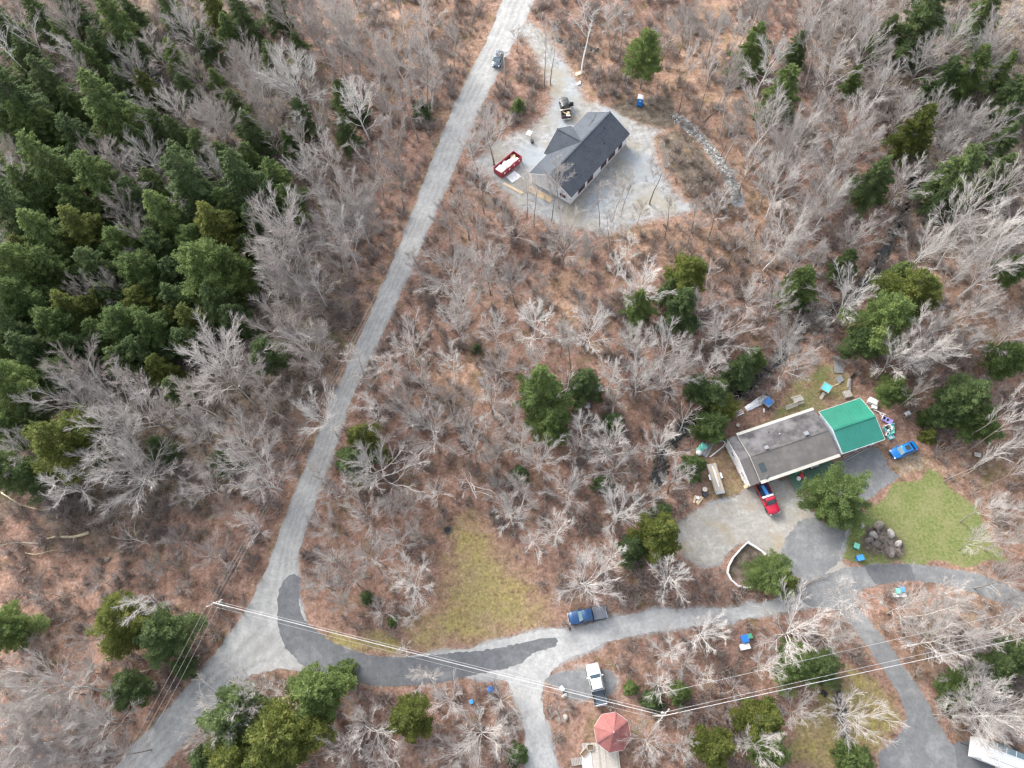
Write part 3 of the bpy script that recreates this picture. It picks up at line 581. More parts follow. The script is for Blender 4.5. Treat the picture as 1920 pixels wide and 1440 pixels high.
# --- gazebo with its deck
def gazebo():
    c = P(1148.3, 1372.7, 2.6); t = thing('gazebo', 'eight-sided gazebo with two-tier red shingle roof', 'gazebo', (c.x, c.y, 0), 0.06)
    R = 2.62
    def ring(r, z, n=8): return [(r*math.cos(math.pi*(k+0.5)/4), r*math.sin(math.pi*(k+0.5)/4), z) for k in range(n)]
    MB().loft([ring(2.35, 0.3), ring(2.35, 0.45)]).build('floor', 'wood_grey', t)
    for k in range(8):
        x, y, _ = ring(2.2, 0)[k]; MB().box((x, y, 1.5), (0.13, 0.13, 2.2), math.pi*(k+0.5)/4).build('post', 'vinyl_white', t)
        a = ring(R, 2.55)[k]; b2 = ring(R, 2.55)[(k+1) % 8]; e = ring(0.85, 3.75)[k]; f = ring(0.85, 3.75)[(k+1) % 8]
        MB().slab([a, b2, f, e], 0.08).build('roof_panel', 'gazebo_red', t)
        MB().bar(Vector(a)+Vector((0, 0, -0.06)), Vector(b2)+Vector((0, 0, -0.06)), 0.05, 0.12).build('fascia', 'vinyl_white', t)
        MB().bar(Vector(a)+Vector((0, 0, 0.03)), Vector(e)+Vector((0, 0, 0.03)), 0.16, 0.04).build('hip_cap', 'gazebo_red', t)
        a2 = ring(0.95, 3.95)[k]; b3 = ring(0.95, 3.95)[(k+1) % 8]
        MB().slab([a2, b3, (0, 0, 4.75)], 0.06).build('cupola_panel', 'gazebo_red', t)
        if k != 4:
            p, q2 = ring(2.2, 0)[k], ring(2.2, 0)[(k+1) % 8]
            MB().bar((p[0], p[1], 1.35), (q2[0], q2[1], 1.35), 0.09, 0.07).build('rail', 'vinyl_white', t)
            m2 = MB()
            for i in range(1, 9):
                s = i/9; m2.box((p[0]*(1-s)+q2[0]*s, p[1]*(1-s)+q2[1]*s, 0.9), (0.04, 0.04, 0.88))
            m2.build('balusters', 'vinyl_white', t)
    MB().loft([ring(0.75, 3.6), ring(0.75, 3.95)]).build('cupola_base', 'vinyl_white', t)
    MB().lathe([(0.01, 4.7), (0.07, 4.78), (0.09, 4.86), (0.01, 4.98)], 10).build('finial', 'trim_cream', t)
    return t
gazebo()
def gazebo_deck():
    o = P(1125, 1425, 0.45); t = thing('gazebo_deck', 'weathered grey plank deck leading to the red gazebo', 'deck', (o.x, o.y, 0), R_(-2))
    for i in range(34):
        MB().box((-2.3+i*0.15, -0.6, 0.42), (0.14, 5.6, 0.05)).build('board', random.choice(['wood_weathered', 'wood_grey', 'wood_weathered']), t)
    for y in (-3, -0.6, 1.8): MB().box((0.2, y, 0.29), (5.0, 0.1, 0.2)).build('joist', 'wood_grey', t)
    for x in (-2.2, 0.2, 2.6):
        for y in (-3, 1.8): MB().box((x, y, 0.1), (0.14, 0.14, 0.2)).build('post', 'wood_grey', t)
    MB().bar((-2.25, 2.2, 1.05), (-1.3, 2.2, 1.05), 0.1, 0.06).build('rail', 'wood_grey', t)
    for x in (-2.2, -1.35): MB().box((x, 2.2, 0.72), (0.09, 0.09, 0.6)).build('rail_post', 'wood_grey', t)
    return t
gazebo_deck()
def slatted_steps():
    a = P(1081, 1428, 0.25); t = thing('slatted_steps', 'dark slatted wooden steps beside the white landing', 'steps', (a.x, a.y, 0), R_(4))
    for i in range(6): MB().box((-0.62+i*0.25, 0, 0.12+0.05*i), (0.2, 0.95, 0.05)).build('tread', 'wood_grey', t)
    for y in (-0.44, 0.44): MB().bar((-0.75, y, 0.05), (0.75, y, 0.32), 0.06, 0.12).build('stringer', 'wood_grey', t)
slatted_steps()
def landing():
    a = P(1101, 1432, 0.5); mb = MB()
    t = thing('white_landing', 'white painted landing between slatted steps and plank deck', 'landing', (a.x, a.y, 0), R_(-2))
    for i in range(10): MB().box((0, -1.4+i*0.29, 0.48), (1.35, 0.28, 0.05)).build('board', 'vinyl_white', t)
    for x in (-0.6, 0.6): MB().box((x, 0, 0.24), (0.1, 2.7, 0.42)).build('bearer', 'wood_grey', t)
landing()
def planter(x0, y0, x1, y1, label):
    a, b2 = P(x0, y0, 0.6), P(x1, y1, 0.6); c = (a+b2)/2; L = (b2-a).length
    t = thing('planter_box', label, 'planter', (c.x, c.y, 0), math.atan2(b2.y-a.y, b2.x-a.x), 'planter boxes by the gazebo deck')
    for s in (-1, 1):
        MB().box((0, s*0.36, 0.35), (L, 0.05, 0.7)).build('side_board', 'wood_weathered', t); MB().box((s*(L/2-0.03), 0, 0.35), (0.05, 0.66, 0.7)).build('end_board', 'wood_weathered', t)
    MB().box((0, 0, 0.3), (L-0.1, 0.66, 0.56)).build('soil', 'wood_brown', t)
planter(1091, 1418, 1102, 1406, 'slanted wooden planter box next to the slatted steps'); planter(1101, 1402, 1113, 1401, 'short wooden planter box touching the gazebo deck')

# ------------------------------------------------------------------ vehicles (x forward)
def wheel(parent, x, y, r, wd):
    s = 1 if y > 0 else -1
    o = MB().lathe([(r*0.6, -wd/2), (r*0.93, -wd/2), (r, -wd*0.3), (r, wd*0.3), (r*0.93, wd/2), (r*0.6, wd/2)], 20, 'Y').build('wheel', 'rubber', parent, True, loc=(x, y, r))
    MB().lathe([(0.01, -wd/2-0.01), (r*0.28, -wd/2-0.005), (r*0.62, -wd/2+0.03), (r*0.62, wd/2-0.03), (r*0.28, wd/2+0.005), (0.01, wd/2+0.01)], 16, 'Y').build('rim', 'chrome', o, True)
def ring6(x, w_, zb, zt, ch=0.12): return [(x, -w_, zb), (x, w_, zb), (x, w_, zt-ch*1.2), (x, w_-ch*0.25, zt-ch*0.5), (x, w_-ch, zt), (x, -w_+ch, zt), (x, -w_+ch*0.25, zt-ch*0.5), (x, -w_, zt-ch*1.2)]
def cab_shell(t, pm, xf0, xr0, xf1, xr1, w0, w1, z0, z1, pillars, gl='glass_dark', ws='glass_blue', top=None):
    # glasshouse: a frame of roof and pillars with panes set into it
    def rg(xf, xr, w_, z, c=0.12): return [(xf, -w_+c, z), (xf, w_-c, z), (xf-c, w_, z), (xr+c*0.5, w_, z), (xr, w_-c*0.5, z), (xr, -w_+c*0.5, z), (xr+c*0.5, -w_, z), (xf-c, -w_, z)]
    k = 0.9
    mid = lambda a, b2: a+(b2-a)*k
    MB().loft([rg(xf0, xr0, w0, z0-0.02), rg(mid(xf0, xf1), mid(xr0, xr1), mid(w0, w1), z0+(z1-z0)*k), rg(xf1-0.04, xr1+0.04, w1-0.05, z1)]).build('cab', pm, t, True, 0.0)
    ht = z1-z0
    def lerp(a, b2, s): return a+(b2-a)*s
    def pt(xn, yn, s, off=0.0): return None
    e = 0.012
    def side(xa, xb, s, y): pass
    # windscreen and rear window
    for fx0, fx1, nm, g, sgn in ((xf0, xf1, 'windscreen', ws, 1), (xr0, xr1, 'rear_window', gl, -1)):
        a0, a1 = 0.10, 0.84
        q = []
        for s, wf in ((a0, 0.86), (a1, 0.86)):
            x = lerp(fx0, mid(fx0, fx1) if False else lerp(fx0, fx1, 1.0), s)+sgn*e; wv = (lerp(w0, w1, s)-0.10)*0.98
            q.append([(x, -wv, z0+ht*s), (x, wv, z0+ht*s)])
        b0, b1 = q
        MB().slab([(b0[0][0]+sgn*0.012, b0[0][1], b0[0][2]), (b0[1][0]+sgn*0.012, b0[1][1], b0[1][2]), (b1[1][0]+sgn*0.012, b1[1][1], b1[1][2]), (b1[0][0]+sgn*0.012, b1[0][1], b1[0][2])], 0.015).build(nm, g, t)
    for sy in (-1, 1):
        for (p0, p1) in pillars:
            q = []
            for s, fa, fb in ((0.10, 0, 0), (0.82, 1, 1)):
                y = sy*(lerp(w0, w1, s)+e)
                xa = lerp(lerp(xr0, xr1, s), lerp(xf0, xf1, s), p0); xb = lerp(lerp(xr0, xr1, s), lerp(xf0, xf1, s), p1)
                q.append([(xa, y, z0+ht*s), (xb, y, z0+ht*s)])
            MB().slab([q[0][0], q[0][1], q[1][1], q[1][0]], 0.01).build('side_window', gl, t)
def pickup(label, px, a, b_, pm, L=5.8, crew=True, cover=None, bedmat='metal_dark', opendoor=False, z=0.0, gl='glass_dark', ws='glass_blue', trim='chrome'):
    pa, pb = P(*a, 1.0), P(*b_, 1.0); c = (pa+pb)/2
    t = thing('pickup_truck', label, 'pickup', (c.x, c.y, z), math.atan2(pa.y-pb.y, pa.x-pb.x), 'parked pickup trucks')
    h = L/2; cb = -0.8 if crew else -0.05                        # back of the cab
    MB().loft([ring6(h-0.02, 0.72, 0.6, 0.95, 0.2), ring6(h-0.14, 0.90, 0.5, 1.05, 0.18), ring6(h-0.6, 0.97, 0.42, 1.11, 0.15), ring6(h-1.55, 0.99, 0.42, 1.17), ring6(cb, 0.99, 0.42, 1.17)]).build('body', pm, t, True, 0.0)
    cab_shell(t, pm, h-1.45, cb+0.02, h-2.15, cb+0.14, 0.93, 0.74, 1.16, 1.86, [(0.06, 0.46), (0.52, 0.86)], gl, ws)
    for s in (-1, 1):
        MB().box(((cb-h)/2-0.02, s*0.95, 0.83), (h+cb-0.06, 0.09, 0.76)).build('bed_side', pm, t, bev=0.03)
        MB().box(((cb-h)/2-0.02, s*0.95, 1.222), (h+cb-0.08, 0.1, 0.02)).build('bed_rail', 'black', t)
        MB().box((h-0.1, s*0.68, 0.86), (0.14, 0.34, 0.2)).build('headlight', 'lamp_clear', t, bev=0.03)
        MB().box((-h+0.02, s*0.9, 0.95), (0.08, 0.14, 0.36)).build('tail_light', 'lamp_red', t, bev=0.02)
        m_ = MB().box((h-1.75, s*1.12, 1.22), (0.16, 0.24, 0.17)).build('mirror', pm, t, bev=0.03)
        for x in (h-0.98, -h+1.2): wheel(t, x, s*0.88, 0.40, 0.26)
    MB().box(((cb-h)/2, 0, 0.70), (h+cb-0.1, 1.80, 0.06)).build('bed_floor', bedmat, t)
    MB().box((cb-0.06, 0, 0.93), (0.06, 1.80, 0.5)).build('bed_front', pm, t); MB().box((-h+0.06, 0, 0.9), (0.07, 1.78, 0.56)).build('tailgate', pm, t, bev=0.02)
    MB().box((h+0.02, 0, 0.58), (0.16, 1.8, 0.22)).build('front_bumper', trim, t, bev=0.05); MB().box((-h-0.06, 0, 0.56), (0.16, 1.8, 0.18)).build('rear_bumper', trim, t, bev=0.04)
    MB().box((h-0.01, 0, 0.84), (0.08, 0.95, 0.2)).build('grille', 'black', t)
    MB().box((0, 0, 0.4), (L-0.6, 1.2, 0.14)).build('chassis', 'black', t)
    if cover: MB().box(((cb-h)/2, 0, 1.25), (h+cb-0.1, 1.86, 0.05)).build('bed_cover', cover, t, bev=0.02)
    if opendoor:
        d = MB().box((0.62, -1.45, 0.85), (0.10, 0.95, 0.75), rz=R_(8)).build('open_door', pm, t, bev=0.03); MB().box((0.60, -1.42, 1.42), (0.05, 0.8, 0.42), rz=R_(8)).build('door_window', gl, d)
    return t
paint('paint_navy', (0.01, 0.06, 0.17)); paint('paint_white', (0.82, 0.82, 0.82), 0.02); paint('paint_red', (0.55, 0.012, 0.045)); paint('paint_black', (0.012, 0.014, 0.016)); paint('paint_blue', (0.005, 0.20, 0.60)); paint('paint_slate', (0.055, 0.085, 0.12))
plain('bed_cover_grey', (0.12, 0.135, 0.16), 0.6, 0.15); plain('bed_liner', (0.06, 0.085, 0.11), 0.6, 0.15); plain('bed_blue', (0.02, 0.05, 0.12), 0.6, 0.3)
pickup('navy blue pickup with grey bed cover parked on the drive verge', 0, (1066.5, 1160), (1136, 1146.5), 'paint_navy', 5.7, True, 'bed_cover_grey', ws='glass_sky', gl='glass_blue')
pickup('white pickup with open dark bed on the small parking pad', 0, (1110, 1245.5), (1127.5, 1321), 'paint_white', 5.6, True, None, 'bed_liner')
pickup('bright red pickup with loaded bed backed up to the mobile home', 0, (1454, 962), (1427, 907), 'paint_red', 5.2, False, None, 'bed_blue', ws='glass_blue')
bp = pickup('black pickup with open door and scrap timber in its bed', 0, (1056.5, 181), (1062.5, 221), 'paint_black', 5.8, True, None, 'metal_dark', True)
def car(name, label, a, b_, pm, L, wd, ht, cat, wagon=False, sunroof=False, z=0.0):
    pa, pb = P(*a, 0.9), P(*b_, 0.9); c = (pa+pb)/2
    t = thing(name, label, cat, (c.x, c.y, z), math.atan2(pa.y-pb.y, pa.x-pb.x))
    h = L/2; w_ = wd/2; zb = 0.30; zc = ht*0.60
    st = [(h, 0.62, 0.42, zc-0.30, 0.16), (h-0.14, 0.84, 0.32, zc-0.18, 0.16), (h-0.5, 0.96, zb, zc-0.09, 0.16), (h-1.25, 1.0, zb, zc, 0.12), (0, 1.0, zb, zc+0.02, 0.10), (-h+0.9, 1.0, zb, zc+0.03, 0.12), (-h+0.3, 0.95, zb+0.02, zc+0.02, 0.14), (-h+0.06, 0.86, 0.38, zc-0.06, 0.15), (-h, 0.72, 0.45, zc-0.2, 0.15)]
    MB().loft([ring6(x, w_*k, q0, q1, ch) for x, k, q0, q1, ch in st]).build('body', pm, t, True)
    xr0 = -h+(0.22 if wagon else 0.55)
    cab_shell(t, pm, h-1.15, xr0, h-1.95, xr0+(0.35 if wagon else 0.75), w_*0.93, w_*0.70, zc-0.01, ht, [(0.05, 0.30), (0.34, 0.60), (0.64, 0.90)] if wagon else [(0.08, 0.45), (0.5, 0.9)], 'glass_dark', 'glass_sky')
    if sunroof: MB().box((-0.35, 0, ht+0.005), (0.85, w_*0.9, 0.02)).build('sunroof', 'glass_dark', t)
    for s in (-1, 1):
        MB().box((h-0.2, s*w_*0.72, zc-0.22), (0.22, 0.34, 0.13), rz=-s*0.5).build('headlight', 'lamp_clear', t, bev=0.03)
        MB().box((-h+0.1, s*w_*0.78, zc-0.12), (0.14, 0.3, 0.14), rz=s*0.4).build('tail_light', 'lamp_red', t, bev=0.03)
        MB().box((h-1.5, s*(w_+0.09), zc+0.06), (0.12, 0.2, 0.13)).build('mirror', pm, t, bev=0.03)
        if wagon: MB().bar((h-2.1, s*w_*0.62, ht+0.05), (xr0+0.5, s*w_*0.62, ht+0.05), 0.05, 0.05).build('roof_rail', 'chrome', t)
        for x in (h-0.9, -h+0.85): wheel(t, x, s*(w_-0.11), 0.335, 0.22)
    MB().box((0, 0, 0.32), (L-0.5, wd*0.7, 0.14)).build('underbody', 'black', t)
    MB().box((h-0.03, 0, 0.62), (0.1, 0.7, 0.14)).build('grille', 'black', t)
    return t
car('blue_car', 'bright blue hatchback car with dark sunroof parked beside the garage', (1672.5, 852), (1719, 833.5), 'paint_blue', 4.6, 1.82, 1.5, 'car', False, True)
car('dark_suv', 'slate blue sport utility car driving on the gravel road', (929, 124), (937, 96), 'paint_slate', 4.7, 1.9, 1.68, 'car', True, True, z=0.02)
# timber lying in the black pickup's bed
def on_truck(tr, name, mat, label, cat, mb):
    o = mb.build(name, mat); o.matrix_world = Matrix.Translation(tr.location) @ Matrix.Rotation(tr.rotation_euler.z, 4, 'Z'); return tag(o, label, cat, 'scrap timber on the black pickup')
on_truck(bp, 'plank', 'lumber_pale', 'pale plank laid crosswise over the black pickup bed', 'plank', MB().box((-0.95, 0, 1.27), (0.28, 2.5, 0.06), rz=0.1))
on_truck(bp, 'plank', 'lumber', 'tan plank lying slantwise in the black pickup bed', 'plank', MB().box((-1.75, 0.1, 1.0), (1.7, 0.24, 0.06), rz=0.8, ry=0.05))
on_truck(bp, 'scrap_sheet', 'foam', 'crumpled white sheet at the tailgate of the black pickup', 'sheet', MB().box((-2.3, -0.45, 0.86), (0.7, 0.7, 0.2), rz=0.4))
on_truck(bp, 'scrap_crate', 'lumber', 'small wooden crate in the black pickup bed', 'crate', MB().box((-1.7, -0.5, 0.93), (0.6, 0.5, 0.38), rz=0.2))
_rp = [o for o in COL.objects if o.get('label', '').startswith('bright red')][0]
def in_red(name, mat, label, cat, mb):
    o = mb.build(name, mat, bev=0.03); o.matrix_world = Matrix.Translation(_rp.location) @ Matrix.Rotation(_rp.rotation_euler.z, 4, 'Z'); tag(o, label, cat, 'load in the red pickup')
in_red('blue_tub', 'tarp_blue', 'long blue tub in the red pickup bed', 'tub', MB().box((-1.35, 0.1, 0.95), (1.7, 0.5, 0.4), rz=0.1))
in_red('toolbox', 'white_plastic', 'white crossbed toolbox behind the red pickup cab', 'toolbox', MB().box((-0.28, 0, 1.24), (0.32, 1.9, 0.3)))
in_red('dark_bag', 'black', 'black bag in the red pickup bed', 'bag', MB().box((-2.0, -0.45, 0.92), (0.8, 0.5, 0.35), rz=0.3))

# white camper
def camper():
    a, b_ = P(1835, 1400, 3.0), P(1928, 1436, 3.0); u = (b_-a).normalized(); c = a+u*4.2
    t = thing('camper_trailer', 'large white camper trailer with pale roof panels', 'camper', (c.x, c.y, 0), math.atan2(u.y, u.x))
    L, W, Ht = 8.4, 2.6, 3.0
    def rg(x, k): return [(x, -W/2, 0.6), (x, W/2, 0.6), (x, W/2, Ht-0.25-k), (x, W/2-0.08, Ht-0.08-k), (x, W/2-0.3, Ht-k), (x, -W/2+0.3, Ht-k), (x, -W/2+0.08, Ht-0.08-k), (x, -W/2, Ht-0.25-k)]
    MB().loft([rg(-L/2, 0.45), rg(-L/2+0.35, 0.12), rg(-L/2+0.9, 0), rg(L/2-0.5, 0), rg(L/2, 0.3)]).build('body', 'white_plastic', t, bev=0.04)
    for i in range(5):
        x = -L/2+1.6+i*1.22
        MB().box((x, W/2-0.42, Ht+0.05), (1.12, 0.7, 0.09)).build('roof_panel', 'glass_sky', t, bev=0.02)
        MB().box((x+0.61, W/2-0.42, Ht+0.06), (0.08, 0.74, 0.13)).build('roof_rib', 'white_plastic', t)
    MB().tube([(-L/2+0.7, -W/2-0.08, Ht-0.3), (L/2-0.6, -W/2-0.08, Ht-0.3)], 0.1, 10).build('awning_roll', 'white_plastic', t)
    MB().box((0, -W/2+0.5, Ht+0.02), (L-2.2, 0.06, 0.05)).build('roof_seam', 'metal_grey', t)
    MB().box((1.2, -0.3, Ht+0.14), (0.9, 0.7, 0.28)).build('air_conditioner', 'white_plastic', t, bev=0.05)
    for x in (-0.6, 0.35):
        for s in (-1, 1): wheel(t, x, s*(W/2-0.16), 0.36, 0.22)
    MB().box((0, 0, 0.48), (L-0.3, 1.5, 0.22)).build('chassis', 'metal_dark', t); MB().bar((-L/2-1.1, 0, 0.48), (-L/2+0.3, 0, 0.48), 0.12, 0.12).build('tow_bar', 'metal_dark', t)
    for x in (-2.6, 0.2, 2.4):
        for s in (-1, 1): wall_window(t, (x, s*W/2, 1.85), 1.1, 0.7, (0, s), 'metal_grey', depth=0.04)
    MB().box((1.35, -W/2-0.02, 1.5), (0.7, 0.05, 1.8)).build('door', 'white_plastic', t)
camper()

# ------------------------------------------------------------------ person on the drive, holding a controller
def person():
    c = P(1068.5, 1180); rz = R_(200)
    pts = {'pelvis': (0, 0, .95), 'belly': (0, 0, 1.12), 'chest': (0.01, 0, 1.33), 'neck': (0.01, 0, 1.50), 'head': (0.02, 0, 1.60), 'top': (0.02, 0, 1.74),
           'shl': (0, .19, 1.43), 'ell': (.03, .25, 1.16), 'wrl': (.24, .12, 1.12), 'hal': (.30, .09, 1.13), 'shr': (0, -.19, 1.43), 'elr': (.03, -.25, 1.16), 'wrr': (.24, -.12, 1.12), 'har': (.30, -.09, 1.13),
           'hil': (0, .10, .90), 'knl': (.02, .12, .50), 'anl': (-.01, .13, .09), 'tol': (.15, .15, .05), 'hir': (0, -.10, .90), 'knr': (.01, -.12, .50), 'anr': (-.02, -.13, .09), 'tor': (.14, -.15, .05)}
    rad = dict(pelvis=.15, belly=.145, chest=.16, neck=.06, head=.095, top=.075, shl=.085, ell=.058, wrl=.042, hal=.038, shr=.085, elr=.058, wrr=.042, har=.038, hil=.105, knl=.075, anl=.05, tol=.042, hir=.105, knr=.075, anr=.05, tor=.042)
    ed = [('pelvis', 'belly'), ('belly', 'chest'), ('chest', 'neck'), ('neck', 'head'), ('head', 'top'), ('chest', 'shl'), ('shl', 'ell'), ('ell', 'wrl'), ('wrl', 'hal'), ('chest', 'shr'), ('shr', 'elr'), ('elr', 'wrr'), ('wrr', 'har'),
          ('pelvis', 'hil'), ('hil', 'knl'), ('knl', 'anl'), ('anl', 'tol'), ('pelvis', 'hir'), ('hir', 'knr'), ('knr', 'anr'), ('anr', 'tor')]
    for sd, sg in (('l', 1), ('r', -1)):                          # five fingers from each palm
        hx, hy, hzz = pts['ha'+sd]
        for k, (dy, ln) in enumerate(((.030, .055), (.010, .07), (-.010, .075), (-.028, .065))):
            pts[f'f{sd}{k}'] = (hx+.05, hy+dy, hzz+.005); pts[f'g{sd}{k}'] = (hx+.05+ln*0.5, hy+dy-sg*.012, hzz-.02)
            rad[f'f{sd}{k}'] = .011; rad[f'g{sd}{k}'] = .009; ed += [('ha'+sd, f'f{sd}{k}'), (f'f{sd}{k}', f'g{sd}{k}')]
        pts['t'+sd] = (hx+.02, hy-sg*.05, hzz+.03); rad['t'+sd] = .012; ed.append(('ha'+sd, 't'+sd))
    names = list(pts); me = bpy.data.meshes.new('person'); me.from_pydata([pts[n] for n in names], [(names.index(a), names.index(b2)) for a, b2 in ed], [])
    o = bpy.data.objects.new('person', me); COL.objects.link(o)
    sk = o.modifiers.new('skin', 'SKIN'); sk.use_smooth_shade = True; sv = me.skin_vertices[0].data
    for i, n in enumerate(names): sv[i].radius = (rad[n], rad[n]); sv[i].use_root = n == 'pelvis'
    o.modifiers.new('sub', 'SUBSURF').render_levels = 1
    dg = bpy.context.evaluated_depsgraph_get(); em = bpy.data.meshes.new_from_object(o.evaluated_get(dg)); o.modifiers.clear(); o.data = em
    for mn in ('skin', 'jacket', 'trousers', 'rubber'): em.materials.append(MATS[mn])
    for p in em.polygons:
        z = p.center.z; x = p.center.x
        p.material_index = 0 if (z > 1.49 or x > .22 and z > .8) else 1 if z > .93 else 2 if z > .1 else 3
        p.use_smooth = True
    o.location = (c.x, c.y, 0.03); o.rotation_euler = (0, 0, rz)
    tag(o, 'person in black jacket standing at the navy pickup front corner', 'person')
    MB().lathe([(0.12, 1.62), (0.128, 1.68), (0.115, 1.75), (0.06, 1.80), (0.01, 1.81)], 14).build('cap', 'black', o, True, loc=(0.01, 0, 0))
    q = MB()
    for s in (-1, 1): q.box((.105, s*.035, 1.655), (.02, .022, .014))
    q.build('eyes', 'black', o); MB().box((.125, 0, 1.62), (.03, .025, .04)).build('nose', 'skin', o, True, 0.01); MB().box((.108, 0, 1.575), (.012, .05, .012)).build('mouth', 'red_plastic', o)
    for s in (-1, 1): MB().box((.02, s*.105, 1.63), (.04, .02, .06)).build('ear', 'skin', o, True, 0.008)
    ct = MB().box((.335, 0, 1.14), (.10, .19, .045)).build('controller', 'black', bev=0.01)
    ct.matrix_world = o.matrix_world if False else Matrix.Translation(o.location) @ Matrix.Rotation(rz, 4, 'Z'); tag(ct, 'small black remote controller held by the person', 'controller')
person()

# ------------------------------------------------------------------ building site things
def toilet():
    c = P(1199.5, 197); t = thing('portable_toilet', 'blue portable toilet with white roof at the site edge', 'toilet', (c.x, c.y, 0), R_(-18))
    MB().box((0, 0, 0.09), (1.22, 1.22, 0.18)).build('base', 'black', t, bev=0.02)
    for x, y, dx, dy in ((0, .54, 1.12, .05), (-.54, 0, .05, 1.03), (.54, 0, .05, 1.03)): MB().box((x, y, 1.16), (dx, dy, 1.98)).build('wall_panel', 'toilet_blue', t, bev=0.01)
    d = MB().box((0, -.55, 1.13), (.86, .05, 1.9)).build('door', 'toilet_blue', t, bev=0.01); MB().box((.32, -.6, 1.1), (.05, .05, .2)).build('handle', 'black', d); MB().box((0, -.583, 1.55), (.34, .012, .22)).build('door_sign', 'white_plastic', d)
    for x in (-.5, .5): MB().box((x, -.55, 1.13), (.13, .07, 1.92)).build('door_post', 'toilet_blue', t)
    MB().loft([[(-.62, -.62, 2.16), (.62, -.62, 2.16), (.62, .62, 2.16), (-.62, .62, 2.16)], [(-.5, -.5, 2.36), (.5, -.5, 2.36), (.5, .5, 2.36), (-.5, .5, 2.36)], [(-.2, -.2, 2.46), (.2, -.2, 2.46), (.2, .2, 2.46), (-.2, .2, 2.46)]]).build('roof', 'white_plastic', t)
    MB().tube([(.4, .4, 2.2), (.4, .4, 2.6)], .05, 8).build('vent_pipe', 'black', t)
toilet()
def dumpster():
    a, b_ = P(936, 322, .8), P(968, 295, .8); u = b_-a; c = (a+b_)/2; L = 6.0; W = 2.3
    t = thing('dumpster', 'red steel dumpster filled with white waste by the new house', 'dumpster', (c.x, c.y, 0), math.atan2(u.y, u.x))
    MB().box((0, 0, .16), (L, W, .12)).build('floor', 'dumpster_red', t)
    for s in (-1, 1):
        sd = MB().box((0, s*W/2, .8), (L, .07, 1.35)).build('side', 'dumpster_red', t)
        for i in range(8): MB().box((-L/2+.4+i*(L-.8)/7, s*(W/2+.075), .78), (.1, .08, 1.3)).build('rib', 'dumpster_red', sd)
        for i in range(4): MB().box((-L/2+.9+i*1.4, s*(W/2+.05), .95), (.4, .03, .34)).build('decal', 'white_plastic', sd)
        MB().box((s*L/2, 0, .8), (.07, W-.08, 1.35)).build('end', 'dumpster_red', t); MB().box((0, s*W/2, 1.5), (L+.1, .12, .08)).build('top_rail', 'dumpster_red', t)
        MB().tube([(s*2.4, -W/2, .1), (s*2.4, W/2, .1)], .1, 10).build('roller', 'metal_dark', t)
    for k, (x, y, dx, dy, h_, r_) in enumerate(((-2.0, 0, 1.6, 1.9, 1.42, .1), (-.4, .3, 1.5, 1.2, 1.3, .5), (.9, -.3, 1.6, 1.3, 1.36, -.3), (2.0, .4, 1.3, 1.0, 1.2, .8), (.2, -.7, 2.2, .5, 1.45, .2), (1.9, -.6, 1.0, .6, 1.3, .1))):
        o = MB().box((x, y, h_-.25), (dx, dy, .4), r_, rx=.12*(k % 3-1), ry=.1*(k % 2)).build('foam_sheet', 'foam' if k != 3 else 'lumber', bev=.02)
        o.matrix_world = Matrix.Translation(t.location) @ Matrix.Rotation(t.rotation_euler.z, 4, 'Z')
        tag(o, ['big white foam sheet at the low end of the red dumpster', 'tilted white foam block in the middle of the red dumpster', 'turned white foam block past the dumpster middle', 'tan board piece in the upper corner of the red dumpster', 'long narrow white foam strip across the red dumpster', 'small white foam block at the upper end of the dumpster'][k], 'waste', 'waste in the red dumpster')
dumpster()
def at(x, y, z=0.0):
    p = P(x, y, z); return (p.x, p.y, z)
one(MB().box((0, 0, .06), (2.4, 2.0, .08)).box((.3, .2, .13), (1.7, 1.5, .06), .15), 'white_sheet', 'tarp_white', 'white sheet stack on gravel beside the red dumpster', 'sheet', at(963, 332), R_(35))
def boardstack(name, p0, p1, n, mat, label, cat='lumber', wd=.24, z0=.06, gap=.06, group='lumber at the building site'):
    a, b_ = P(*p0), P(*p1); c = (a+b_)/2; L = (b_-a).length; t = thing(name, label, cat, (c.x, c.y, 0), math.atan2(b_.y-a.y, b_.x-a.x), group)
    rng = random.Random(len(label))
    for i in range(n):
        MB().box((rng.uniform(-.15, .15), (i-(n-1)/2)*(wd+gap)*1.0, z0+rng.uniform(0, .05)), (L*rng.uniform(.85, 1), wd, .06), rng.uniform(-.02, .02)).build('board', mat if i % 3 else ('lumber' if mat == 'lumber_pale' else mat), t)
    return t
boardstack('lumber_stack', (943, 343), (981, 364), 2, 'lumber', 'long thin tan boards on gravel below the red dumpster')
boardstack('lumber_stack', (988, 352), (1036, 377), 5, 'lumber', 'wide stack of tan boards along the new house end wall')
boardstack('lumber_stack', (1078, 141), (1096, 134), 3, 'lumber_pale', 'three white boards at the foot of the pale birch')
def sawhorse(x, y, label):
    t = thing('sawhorse', label, 'sawhorse', at(x, y), R_(60)); MB().box((0, 0, .8), (1.5, .1, .1)).build('beam', 'lumber_pale', t)
    for sx in (-.6, .6):
        for s in (-1, 1): MB().bar((sx, 0, .78), (sx+.08*sx, s*.32, 0), .08, .04).build('leg', 'lumber_pale', t)
    MB().box((0, .5, .85), (1.2, .9, .04)).build('table_top', 'white_plastic', t)
sawhorse(996, 256, 'white topped sawhorse table on gravel above the dumpster')
one(MB().box((0, 0, .3), (.5, .5, .6)).box((.0, .0, .65), (.56, .56, .08)).tube([(.1, .25, .6), (.1, .6, 1.0)], .03, 6), 'cement_mixer_stand', 'metal_dark', 'dark tool stand on gravel below the sawhorse table', 'stand', at(998, 268), .4)
